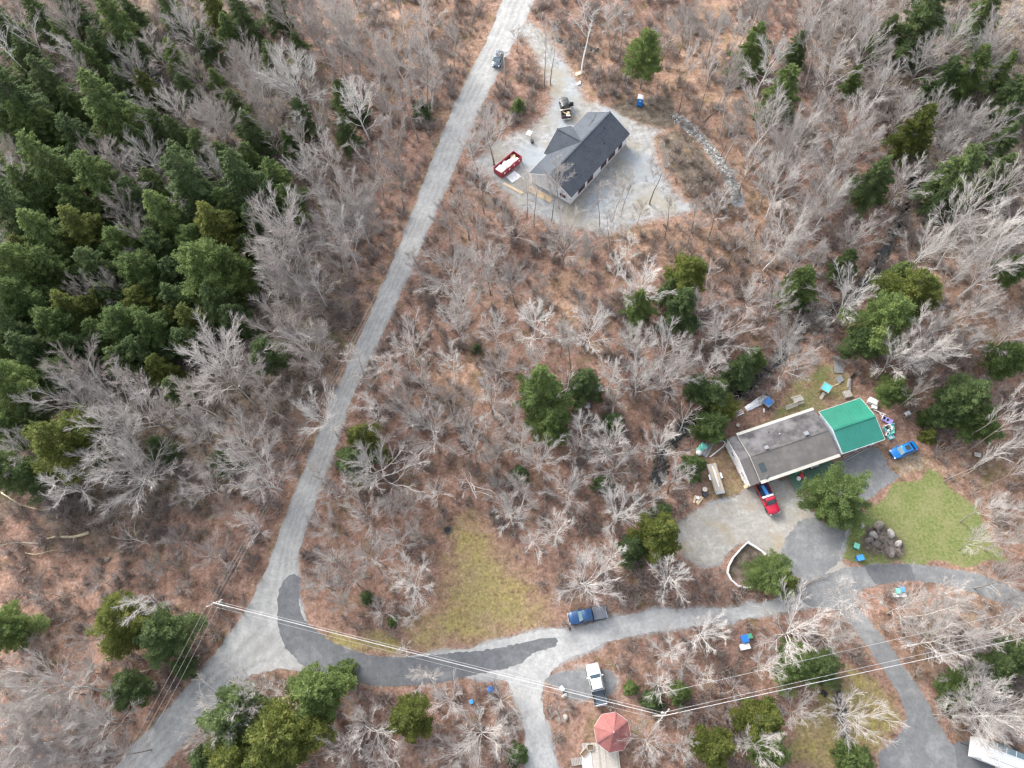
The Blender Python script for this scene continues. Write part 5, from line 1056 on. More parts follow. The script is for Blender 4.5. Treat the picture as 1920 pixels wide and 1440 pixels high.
def wire(a, b_, sag, r, mat, label):
    n = 24; pts = [a+(b_-a)*(i/n)-Vector((0, 0, 4*sag*(i/n)*(1-i/n))) for i in range(n+1)]
    one(MB().tube(pts, r, 5), 'power_line', mat, label, 'wire', group='power lines', smooth=True)
PD = P(2050, 1168, 11); PE = P(195, 1508, 11)
def off(v, x, y, z): return v+Vector((x, y, z))
wire(PA, PB, 1.0, .042, 'wire', 'thick pale cable from the road fork pole to the gazebo pole')
wire(off(PA, .3, .25, -.6), off(PB, .3, .3, -.7), 1.5, .018, 'wire', 'thin pale wire just beside the thick cable over the asphalt bend')
wire(off(PA, -.4, -.3, -1.3), off(PB, -.3, -.4, -1.4), 1.9, .014, 'wire', 'lowest thin wire over the asphalt bend')
wire(PB, PD, .9, .038, 'wire', 'thick pale cable from the gazebo pole toward the camper side')
wire(off(PB, -.2, .35, -.3), off(PD, -.2, .8, -.2), .9, .02, 'wire', 'thin wire hugging the thick cable over the paved drive')
wire(off(PB, -.3, 2.6, -1.0), off(PD, -.4, 3.4, -.6), .8, .02, 'wire', 'separate upper wire over the paved drive')
for k, (dx, lb) in enumerate(((-.9, 'outer'), (0, 'middle'), (.9, 'inner'))):
    wire(off(PA, dx*.8, dx*.3, -.1), off(PC, dx*.8, dx*.3, -.2), 1.2, .02, 'wire_dark', lb+' dark wire along the woods side of the gravel road')
    wire(off(PA, dx*.8, -dx*.5, -.1), off(PE, dx*.8, -dx*.5, -.1), .6, .02, 'wire_dark', lb+' dark wire running below the road fork pole')

# ------------------------------------------------------------------ trees
def barkmat(name, c0, c1, tw=None):
    m, t, b = newmat(name); v = coords(t); oi = t.nodes.new('ShaderNodeObjectInfo')
    c = ramp(t, noise(t, v, 1.2, 4), [(0.35, c0), (0.65, c1)])
    if tw:
        a = t.nodes.new('ShaderNodeAttribute'); a.attribute_name = 'fine'; c = mix(t, a.outputs['Fac'], c, tw)
    k = mth(t, 'MULTIPLY_ADD', oi.outputs['Random'], 0.4, 0.8)
    cc = t.nodes.new('ShaderNodeCombineXYZ')
    for i in range(3): t.links.new(k, cc.inputs[i])
    t.links.new(mix(t, 1.0, c, cc.outputs[0], 'MULTIPLY'), b.inputs['Base Color']); b.inputs['Roughness'].default_value = 0.9; b.inputs['Specular IOR Level'].default_value = 0.2
barkmat('bark_pale', (0.52, 0.51, 0.49), (0.65, 0.64, 0.62), (0.465, 0.435, 0.415)); barkmat('bark_silver', (0.66, 0.65, 0.635), (0.80, 0.79, 0.78), (0.60, 0.575, 0.55)); barkmat('bark_brown', (0.36, 0.335, 0.31), (0.48, 0.45, 0.42), (0.34, 0.305, 0.285))
barkmat('bark_trunk', (0.17, 0.15, 0.13), (0.33, 0.30, 0.27)); barkmat('bark_brush', (0.30, 0.255, 0.23), (0.45, 0.395, 0.365))
def tubes(lst):
    """list of (points, radii, sides) -> vertex, quad and fineness arrays, worked out in batches of alike tubes"""
    groups = {}
    for p, r, n in lst: groups.setdefault((len(p), n), []).append((p, r))
    VS, FS, FN = [], [], []; o = 0
    for (m, n), g in groups.items():
        Pn = np.array([p for p, _ in g], float); Rd = np.array([r for _, r in g], float); B = len(g)
        D = np.empty_like(Pn); D[:, 1:-1] = Pn[:, 2:]-Pn[:, :-2]; D[:, 0] = Pn[:, 1]-Pn[:, 0]; D[:, -1] = Pn[:, -1]-Pn[:, -2]
        D /= np.linalg.norm(D, axis=2, keepdims=True)+1e-9
        Uv = np.cross(D, np.array((0.61, 0.17, 0.77))); Uv /= np.linalg.norm(Uv, axis=2, keepdims=True)+1e-9; K = np.cross(D, Uv)
        a = 2*np.pi*np.arange(n)/n
        V_ = Pn[:, :, None]+Rd[:, :, None, None]*(Uv[:, :, None]*np.cos(a)[None, None, :, None]+K[:, :, None]*np.sin(a)[None, None, :, None])
        VS.append(V_.reshape(-1, 3)); mx = Rd.max(1); FN.append(np.repeat(np.where(mx < .03, 1.0, np.where(mx < .06, .4, 0.0)), m*n))
        idx = np.arange(B*m*n).reshape(B, m, n)+o; q = np.stack([idx[:, :-1], np.roll(idx, -1, 2)[:, :-1], np.roll(idx, -1, 2)[:, 1:], idx[:, 1:]], -1); FS.append(q.reshape(-1, 4)); o += B*m*n
    return np.vstack(VS), np.vstack(FS), np.concatenate(FN)
def mk(name, lst, mat):
    vs, fs, fn = tubes(lst); me = bpy.data.meshes.new(name); me.vertices.add(len(vs)); me.vertices.foreach_set('co', vs.astype(np.float32).ravel()); me.loops.add(fs.size); me.loops.foreach_set('vertex_index', fs.astype(np.int32).ravel())
    me.polygons.add(len(fs)); me.polygons.foreach_set('loop_start', (np.arange(len(fs))*4).astype(np.int32)); me.polygons.foreach_set('loop_total', np.full(len(fs), 4, np.int32)); me.polygons.foreach_set('use_smooth', np.ones(len(fs), bool)); me.update()
    me.materials.append(MATS[mat]); fa = me.attributes.new('fine', 'FLOAT', 'POINT'); fa.data.foreach_set('value', fn.astype(np.float32)); return me
def bare_tree(seed, H=16., spread=4.6, form='broad'):
    rng = np.random.RandomState(seed); T, C = [], []
    def unit(v): return v/(np.linalg.norm(v)+1e-9)
    def path(p, d, L, n, wob, up):
        pts = [p]; d = unit(d)
        for i in range(n):
            d = unit(d+rng.normal(0, wob, 3)+np.array((0, 0, up))); pts.append(pts[-1]+d*L/n)
        return pts
    def tp(pts, k):
        f = k*(len(pts)-1); i = min(int(f), len(pts)-2); return pts[i]+(pts[i+1]-pts[i])*(f-i), unit(pts[i+1]-pts[i])
    def child_dir(d, angle):
        r = rng.normal(0, 1, 3); r = unit(r-d*np.dot(r, d)); return unit(d*math.cos(angle)+r*math.sin(angle))
    cfg = dict(broad=dict(fork=.30, limbs=11, br=9, tw=7, fi=4), slim=dict(fork=.40, limbs=10, br=6, tw=6, fi=4), small=dict(fork=.12, limbs=9, br=6, tw=5, fi=3), pole=dict(fork=.60, limbs=7, br=4, tw=4, fi=3), dead=dict(fork=.30, limbs=8, br=4, tw=3, fi=1))[form]
    r0 = H*0.0125*(0.55 if form == 'pole' else 0.75 if form in ('slim', 'small') else 1)
    tr = path(np.zeros(3), np.array((rng.normal(0, .05), rng.normal(0, .05), 1.)), H*(.80 if form != 'broad' else .62), 8, .03 if form == 'pole' else .07, .05)
    tr[0] = tr[0]-np.array((0, 0, .5))
    T.append((tr, [r0*(1.25 if i == 0 else 1)*(1-.72*i/8) for i in range(9)], 7))
    nl = cfg['limbs']; az0 = rng.uniform(0, 6.28); cz = H*(.60 if form != 'pole' else .8); ch = H-cz; lop = rng.uniform(0, 6.28)
    for i in range(nl):
        f_ = (i+.2)/nl; k = cfg['fork']+(1-cfg['fork'])*f_; p, d = tp(tr, min(k, .995)); az = az0+i*2.4+rng.normal(0, .3)
        el = (-.25+1.5*f_)+rng.normal(0, .12)                     # where on the crown's envelope this limb ends
        rr = spread*math.cos(max(min(el, 1.35), -.3))*rng.uniform(.78, 1.12)*(1+.18*math.cos(az-lop)); e = np.array((rr*math.cos(az), rr*math.sin(az), cz+ch*math.sin(el)*rng.uniform(.85, 1.05)))
        L = np.linalg.norm(e-p); dd = unit(unit(e-p)+np.array((0, 0, .25 if el < .9 else 0)))
        lr = r0*.30*(1-.4*f_)*min(1, L/5+.3); n_ = 6; lm = [p]; v = dd
        for j_ in range(n_):
            v = unit(.45*v+.55*unit(e-lm[-1])+rng.normal(0, .10, 3)); lm.append(lm[-1]+v*L*1.04/n_)
        C.append((lm, [max(lr*(1-.75*j_/6), .028) for j_ in range(7)], 5))
        for b_ in range(cfg['br']):
            k2 = .18+.82*(b_+rng.uniform(0, .8))/cfg['br']; q, e2 = tp(lm, min(k2, .99)); out = unit(q-np.array((0, 0, cz*.7))); f = unit(child_dir(e2, rng.uniform(.4, .75))+.35*out)
            L2 = (spread*.52)*rng.uniform(.6, 1.1)*(1.15-.5*k2); r2 = max(lr*.42*(1-.5*k2), .026); bp_ = path(q, f, L2, 4, .11, .04); C.append((bp_, [r2*(1-.6*j_/4) for j_ in range(5)], 4))
            for w_ in range(cfg['tw']):
                k3 = .2+.8*(w_+rng.uniform(0, .9))/cfg['tw']; s, g = tp(bp_, min(k3, .99)); h_ = unit(child_dir(g, rng.uniform(.35, .65))+.25*out)
                L3 = max(L2*rng.uniform(.35, .55), .5); tp_ = path(s, h_, L3, 2, .10, .03); C.append((tp_, [max(r2*.5, .016), .013, .010], 3))
                for x_ in range(cfg['fi']):
                    u_, g2 = tp(tp_, rng.uniform(.2, .98)); h2 = unit(child_dir(g2, rng.uniform(.25, .55))+.15*out); C.append(([u_, u_+h2*rng.uniform(.4, .95)], [.011, .007], 3))
    return mk('trunk', T, 'bark_trunk'), mk('crown', C, 'bark_pale')
BARE = {'broad': [bare_tree(10+i, 16, 4.8, 'broad') for i in range(5)], 'slim': [bare_tree(30+i, 16, 2.6, 'slim') for i in range(4)], 'small': [bare_tree(50+i, 8, 2.6, 'small') for i in range(4)], 'pole': [bare_tree(70+i, 17, 2.0, 'pole') for i in range(2)], 'dead': [bare_tree(80+i, 12, 3.6, 'dead') for i in range(2)]}
def dims(prs):                                   # mean height and crown width of a set of tree meshes
    hh, dd = [], []
    for _, me in prs:
        a = np.empty(len(me.vertices)*3, np.float32); me.vertices.foreach_get('co', a); a = a.reshape(-1, 3); hh.append(a[:, 2].max()); dd.append(2*np.percentile(np.hypot(a[:, 0], a[:, 1]), 93))
    return float(np.mean(hh)), float(np.mean(dd))
BDIM = {k: dims(v) for k, v in BARE.items()}

def leafmat(name, cols, tip):
    m, t, b = newmat(name); oi = t.nodes.new('ShaderNodeObjectInfo'); a = t.nodes.new('ShaderNodeAttribute'); a.attribute_name = 'tint'; s = t.nodes.new('ShaderNodeSeparateColor'); t.links.new(a.outputs['Color'], s.inputs[0])
    c = ramp(t, s.outputs[0], [(0.0, cols[0]), (0.5, cols[1]), (0.85, cols[2]), (1.0, tip)])
    k = mth(t, 'MULTIPLY_ADD', oi.outputs['Random'], 0.3, 0.88); cc = t.nodes.new('ShaderNodeCombineXYZ')
    t.links.new(mth(t, 'MULTIPLY_ADD', oi.outputs['Random'], 0.4, 0.85), cc.inputs[0]); t.links.new(k, cc.inputs[1]); t.links.new(k, cc.inputs[2])
    c = mix(t, 1.0, c, cc.outputs[0], 'MULTIPLY'); t.links.new(c, b.inputs['Base Color']); b.inputs['Roughness'].default_value = 0.75; b.inputs['Specular IOR Level'].default_value = 0.25
    tr = t.nodes.new('ShaderNodeBsdfTranslucent'); t.links.new(c, tr.inputs[0]); ms = t.nodes.new('ShaderNodeMixShader'); ms.inputs[0].default_value = 0.48
    t.links.new(b.outputs[0], ms.inputs[1]); t.links.new(tr.outputs[0], ms.inputs[2]); t.links.new(ms.outputs[0], [n for n in t.nodes if n.type == 'OUTPUT_MATERIAL'][0].inputs[0])
leafmat('needles_dark', [(0.085, 0.127, 0.055), (0.128, 0.187, 0.074), (0.17, 0.235, 0.09)], (0.215, 0.275, 0.11))
leafmat('needles_green', [(0.095, 0.145, 0.05), (0.148, 0.215, 0.07), (0.195, 0.265, 0.09)], (0.245, 0.305, 0.115))
leafmat('needles_yellow', [(0.095, 0.125, 0.033), (0.155, 0.19, 0.048), (0.215, 0.235, 0.062)], (0.29, 0.285, 0.09))
def conifer(seed, H=16., Rm=3.6, kind='spruce', n=9000):
    rng = np.random.RandomState(seed); T = []
    tr = [np.array((0., 0, -.5)), np.array((rng.normal(0, .1), rng.normal(0, .1), H*.5)), np.array((0., 0, H*.97))]; T.append((tr, [H*.014, H*.010, .03], 7))
    ph = rng.uniform(0, 6.28, 6)
    def rad(zf, az):
        if kind == 'spruce': base = (1-zf)**.6*min(1, .6+zf*3)
        elif kind == 'round': base = math.sqrt(max(0, 1-(2*zf-.95)**2/1.05))
        else: base = (1-zf**2.2)**.7*min(1, .5+zf*2.2)
        return Rm*base*(1+.18*math.sin(3*az+ph[0]+zf*5)+.15*math.sin(5*az+ph[1]-zf*9)+.12*math.sin(2*az+ph[2]+zf*14))
    z0 = .10 if kind == 'spruce' else (.04 if kind == 'round' else .28)
    nb = 150 if kind == 'spruce' else 170; brs = []
    if kind == 'sapling': nb = 50
    for i in range(nb):
        zf = z0+(1-z0)*(i+rng.rand())/nb*.985; az = i*2.399+rng.normal(0, .25); brs.append((zf, az, max(rad(zf, az), .25)*rng.uniform(.75, 1.18)))
    wts = np.array([(b_[2]+.25)**1.5 for b_ in brs]); wts = wts/wts.sum(); Q, TT = [], []
    for (zf, az, r), wgt in zip(brs, wts):
        drop = {'spruce': -.22+.45*zf, 'pine': .12+.3*zf, 'round': .25}[kind]; m_ = max(8, int(n*wgt))
        d = np.array((math.cos(az), math.sin(az), drop)); s = np.array((-math.sin(az), math.cos(az), 0)); p0 = np.array((0, 0, zf*H)); bt = rng.uniform(.12, .8)
        if r > .8: T.append(([p0, p0+d*r*.85], [max(.05*(1-zf), .02), .012], 3))
        k = rng.uniform(.10, 1.0, m_)**.62; wd = .34*r*(1.05-k*.75)*(1 if kind != 'pine' else 1.25)
        q = p0+np.outer(r*k, d)+np.outer(rng.normal(0, .5, m_)*wd, s); q[:, 2] += rng.normal(0, .11 if kind == 'spruce' else .2, m_)-(.10*k*k*r if kind == 'spruce' else 0)
        cs_ = .62 if kind == 'round' else 1.0; L = cs_*rng.uniform(.22, .46, m_)[:, None]; W = cs_*rng.uniform(.05, .115, m_)[:, None]
        e = np.outer(rng.uniform(.5, 1.1, m_), d)+np.outer(rng.normal(0, .65, m_), s); e[:, 2] += rng.normal(0, .35, m_); e /= np.linalg.norm(e, axis=1)[:, None]
        nn = np.column_stack([rng.normal(0, .55, m_), rng.normal(0, .55, m_), np.ones(m_)]); u = np.cross(e, nn); u /= np.linalg.norm(u, axis=1)[:, None]+1e-9
        Q.append(np.stack([q-e*L*.4, q+u*W, q+e*L*.6, q-u*W], 1)); TT.append(np.clip(bt+rng.normal(0, .18, m_), 0, 1))
    Q = np.concatenate(Q); TT = np.concatenate(TT); nq = len(Q)
    me = bpy.data.meshes.new('crown'); me.vertices.add(nq*4); me.vertices.foreach_set('co', Q.astype(np.float32).ravel()); me.loops.add(nq*4); me.loops.foreach_set('vertex_index', np.arange(nq*4, dtype=np.int32))
    me.polygons.add(nq); me.polygons.foreach_set('loop_start', (np.arange(nq)*4).astype(np.int32)); me.polygons.foreach_set('loop_total', np.full(nq, 4, np.int32)); me.update()
    ca = me.color_attributes.new('tint', 'FLOAT_COLOR', 'CORNER'); a = np.repeat(TT, 4); ca.data.foreach_set('color', np.column_stack([a, a, a, np.ones_like(a)]).astype(np.float32).ravel()); me.materials.append(MATS['needles_green'])
    return mk('trunk', T, 'bark_trunk'), me
CON = {'spruce': [conifer(100+i, 15, 3.9, 'spruce', 21000) for i in range(4)], 'pine': [conifer(120+i, 15, 4.3, 'pine', 23000) for i in range(4)], 'round': [conifer(140, 7, 3.9, 'round', 46000), conifer(141, 7, 3.9, 'round', 40000)], 'sapling': [conifer(160+i, 4, 1.5, 'spruce', 3500) for i in range(2)]}
CDIM = {k: dims(v) for k, v in CON.items()}; print('DIMS', BDIM, CDIM)

TREES = []                                       # (px, py, class words, root) for labelling
def put(name, meshes, dim, cx, cy, wpx, h, mat, words, cat, group, frac=.6, seed=0):
    zc = h*frac; s = pxm(cx, cy, zc); D = wpx/s; p = P(cx, cy, zc); g = hz(p.x, p.y); p = P(cx, cy, zc+g)
    rng = random.Random(seed*7919+int(cx*13+cy))
    r = bpy.data.objects.new(name, None); r.empty_display_size = .5; COL.objects.link(r); r.location = (p.x, p.y, g); r.rotation_euler = (0, 0, rng.uniform(0, 6.28)); r.scale = (D/dim[1], D/dim[1], h/dim[0])
    tm, cm = meshes[rng.randrange(len(meshes))]
    for nm, me in (('trunk', tm), ('crown', cm)):
        o = bpy.data.objects.new(nm, me); COL.objects.link(o); o.parent = r
        if nm == 'crown' or mat.startswith('bark_silver'):
            o.material_slots[0].link = 'OBJECT'; o.material_slots[0].material = MATS[mat]
    tag(r, None, cat, group); TREES.append((cx, cy, words, r)); return p
TONE = {'p': ('bark_pale', 'pale grey'), 's': ('bark_silver', 'silvery white'), 'b': ('bark_brown', 'brownish')}
FORM = {'B': ('broad', 'broad-crowned'), 'S': ('slim', 'slender'), 'm': ('small', 'small'), 'P': ('pole', 'pole-stemmed'), 'D': ('dead', 'gaunt')}
HUE = {'d': ('needles_dark', 'dark green'), 'g': ('needles_green', 'mid green'), 'y': ('needles_yellow', 'yellow-green')}
BASES = []
def bare(x, y, wd, tone='p', form='B', h=None):
    if tone == 'p' and 770 < x < 1310 and 440 < y < 1010 and int(x*3+y) % 3 == 0: tone = 's'
    f, fw = FORM[form]; zc = 9; D = wd/pxm(x, y, zc)
    if h is None: h = {'B': min(20, max(11, 9+.75*D)), 'S': min(19, 12+.6*D), 'm': min(9, max(3.5, 2+1.05*D)), 'P': 18, 'D': min(15, 6+.9*D)}[form]
    p = put('bare_tree', BARE[f], BDIM[f], x, y, wd, h, TONE[tone][0], TONE[tone][1]+' '+fw+' bare tree', 'bare tree', 'leafless trees', {'B': .62, 'S': .62, 'm': .6, 'P': .62, 'D': .6}[form], len(TREES)); BASES.append((x, y, wd, 0))
def con(x, y, wd, hue='g', kind='spruce', h=None):
    wd *= {'spruce': 1.12, 'pine': 1.08, 'round': .97, 'sapling': 1.0}[kind]
    D = wd/pxm(x, y, 8)
    if h is None: h = {'spruce': min(20, max(7, 1.8*D)), 'pine': min(20, max(7, 1.7*D)), 'round': .85*D, 'sapling': max(2.0, 1.3*D)}[kind]
    if kind == 'pine' and x < 560 and y < 720 and int(x+y) % 3: kind = 'spruce'
    nm = {'spruce': 'spruce_tree', 'pine': 'pine_tree', 'round': 'cedar_bush', 'sapling': 'young_conifer'}[kind]
    wn = {'spruce': 'pointed conifer', 'pine': 'shaggy pine', 'round': 'round cedar bush', 'sapling': 'young conifer'}[kind]
    put(nm, CON[kind], CDIM[kind], x, y, wd, h, HUE[hue][0], HUE[hue][1]+' '+wn, 'conifer', 'evergreens', {'spruce': .48, 'pine': .58, 'round': .5, 'sapling': .5}[kind], len(TREES)); BASES.append((x, y, wd*1.1, 1))
sp, pi, ro, sa = 'spruce', 'pine', 'round', 'sapling'
for a_ in [(215,35,60,'g',sp),(140,22,55,'d',sp),(95,158,62,'d',sp),(32,190,85,'d',sp),(205,207,92,'g',sp),(277,168,46,'y',sp),(103,238,46,'g',sp),(100,320,88,'g',sp),(195,347,82,'g',sp),(365,352,95,'d',sp),(462,350,90,'d',sp),(520,342,62,'g',sp),(315,415,80,'g',sp),(412,435,80,'y',sp),(33,402,85,'d',sp),(90,448,85,'g',pi),(160,438,80,'y',pi),(566,220,45,'d',sp),(430,60,40,'g',sp),(400,14,44,'y',sp),(472,250,55,'d',sp),(20,160,55,'d',sp),(300,240,45,'d',sp),(455,40,50,'d',sp),(520,20,44,'d',sp),(250,30,40,'d',sp),
    (33,507,95,'g',pi),(110,510,78,'g',pi),(187,508,75,'d',pi),(265,512,78,'g',pi),(385,503,95,'g',pi),(442,505,72,'g',pi),(43,563,85,'g',pi),(30,622,85,'d',pi),(108,612,78,'g',pi),(62,662,76,'d',pi),(145,588,72,'y',sp),(267,567,62,'y',pi),(233,610,75,'g',pi),(364,606,66,'y',pi),(292,622,74,'g',pi),(333,566,64,'d',pi),(408,566,66,'d',pi),(270,662,64,'d',pi),(230,680,62,'d',pi),(302,692,48,'y',sp),(27,720,85,'g',pi),(123,834,112,'y',pi),(500,664,62,'d',pi),(417,866,40,'d',sp),(14,880,70,'d',pi),(62,892,62,'d',pi),(330,520,62,'d',pi),(210,562,60,'d',pi),(150,655,60,'d',pi),(230,460,70,'g',pi),(300,470,66,'d',pi),(370,455,66,'g',pi),(60,360,66,'g',sp),(150,390,62,'g',sp),(260,375,60,'d',sp),(430,395,60,'g',sp),(480,420,56,'d',sp),(15,330,60,'g',sp),(150,260,60,'d',sp),(60,240,62,'g',sp),(10,560,70,'g',pi),(80,590,66,'g',pi),(190,630,60,'g',pi),(350,640,56,'d',pi),(440,600,56,'d',pi),(15,670,66,'g',pi),(110,700,56,'d',pi),(170,120,50,'g',sp),(60,110,50,'d',sp),(260,100,46,'d',sp),(340,300,50,'d',sp),(420,300,46,'g',sp),(15,60,56,'d',sp),(320,20,44,'d',sp),(540,380,50,'g',sp),(470,470,50,'d',pi),(60,780,50,'d',pi),(15,800,60,'g',pi),(180,790,44,'d',sp),(330,730,44,'d',sp),(300,840,44,'d',sp),(75,30,46,'g',sp),(190,90,44,'d',sp),(120,70,40,'g',sp),(330,110,44,'g',sp),(385,80,40,'d',sp),(350,170,40,'d',sp),(230,160,44,'d',sp),(50,130,40,'g',sp),(380,280,48,'g',sp),(440,200,40,'d',sp),(510,110,40,'g',sp),(560,90,36,'d',sp),(260,270,50,'d',sp),(330,250,44,'d',sp),(140,200,46,'g',sp),(10,230,56,'g',sp),(290,350,50,'g',sp),(410,160,38,'g',sp),(470,300,44,'g',sp),(545,270,40,'g',sp),(60,480,60,'y',sp),(420,480,50,'y',sp),(200,570,50,'y',sp),(330,600,46,'y',sp),(1600,150,36,'g',sp),(1880,130,44,'g',sp),
    (230,1163,92,'y',pi),(308,1188,84,'d',pi),(15,1178,74,'g',pi),(240,1293,66,'d',pi),(341,1250,36,'d',sp),(445,1345,112,'d',pi),(594,1298,96,'g',pi),(640,1264,44,'g',sp),(527,1380,128,'y',pi),(452,1420,104,'y',pi),(386,1425,60,'d',pi),(768,1346,74,'y',pi),(970,1416,36,'d',sa),
    (1014,735,82,'g',sp,17),(1034,792,66,'g',pi),(1099,720,58,'d',sp),(682,826,62,'y',sp),(665,868,66,'d',pi),(972,890,36,'d',sa),(1232,1003,84,'y',pi,11),(1188,1025,48,'d',sp),(1353,768,58,'y',ro,6),(1332,800,66,'g',ro,6),(1302,872,42,'g',sp,6),
    (1565,933,118,'g',ro,7.5),(1442,1076,82,'g',ro,4.5),(1474,1088,42,'y',sa,3.5),(1708,552,96,'y',pi),(1662,598,96,'g',pi),(1618,640,62,'d',pi),(1678,522,52,'g',sp),(1500,535,62,'g',sp),(1290,516,72,'y',pi),(1412,95,62,'g',sp),(1467,175,66,'g',sp),(1210,103,62,'g',pi,15),(1718,246,68,'y',sp),(1820,135,62,'g',sp),(1728,42,84,'d',sp),(1793,332,84,'d',sp),(1640,340,66,'d',sp),(1585,494,46,'d',sp),(1812,748,84,'d',pi),(1838,790,66,'g',pi),(1778,772,58,'d',pi),(1890,672,66,'g',pi),(1676,730,52,'g',pi),(1897,504,52,'g',pi),(1388,694,56,'d',sp),(1340,738,58,'d',pi),(1310,726,48,'d',pi),(1412,672,44,'g',sp),(1198,572,50,'g',sp),(1280,576,62,'d',sp),(1255,545,40,'d',sp),(1840,30,60,'d',sp),(1900,180,66,'d',sp),(1770,150,56,'d',sp),(1660,70,50,'d',sp),(1870,330,62,'d',sp),(1880,265,50,'d',sp),(1760,380,44,'d',sp),
    (1338,1402,72,'y',pi,9),(1425,1352,84,'y',pi,9),(1442,1404,70,'g',pi,9),(1492,1246,78,'g',pi,7),(1545,1250,60,'d',pi,6),(1183,1290,26,'g',sa),(1275,1298,40,'g',sa),(1225,1312,40,'d',sa),(1905,1232,64,'d',pi,8),(1800,1283,62,'g',pi,7),(1792,1312,44,'y',sa),(1606,1424,62,'g',sa),(1868,1250,60,'d',pi,8),(686,1120,24,'d',sa),(735,1164,20,'g',sa),(1770,790-10,36,'g',sa),(1740,782,32,'g',sa),(1745,815,30,'y',sa),(893,652,18,'d',sa),(1240,960,40,'d',sa),(1150,790,46,'d',sa),(1128,905,34,'d',sa),(972,196,26,'g',sa),(1495,90,40,'d',sp),(670,205,36,'d',sp),(650,250,40,'d',sp),(790,205,36,'d',sa),(640,180,40,'g',sp)]:
    con(*a_)
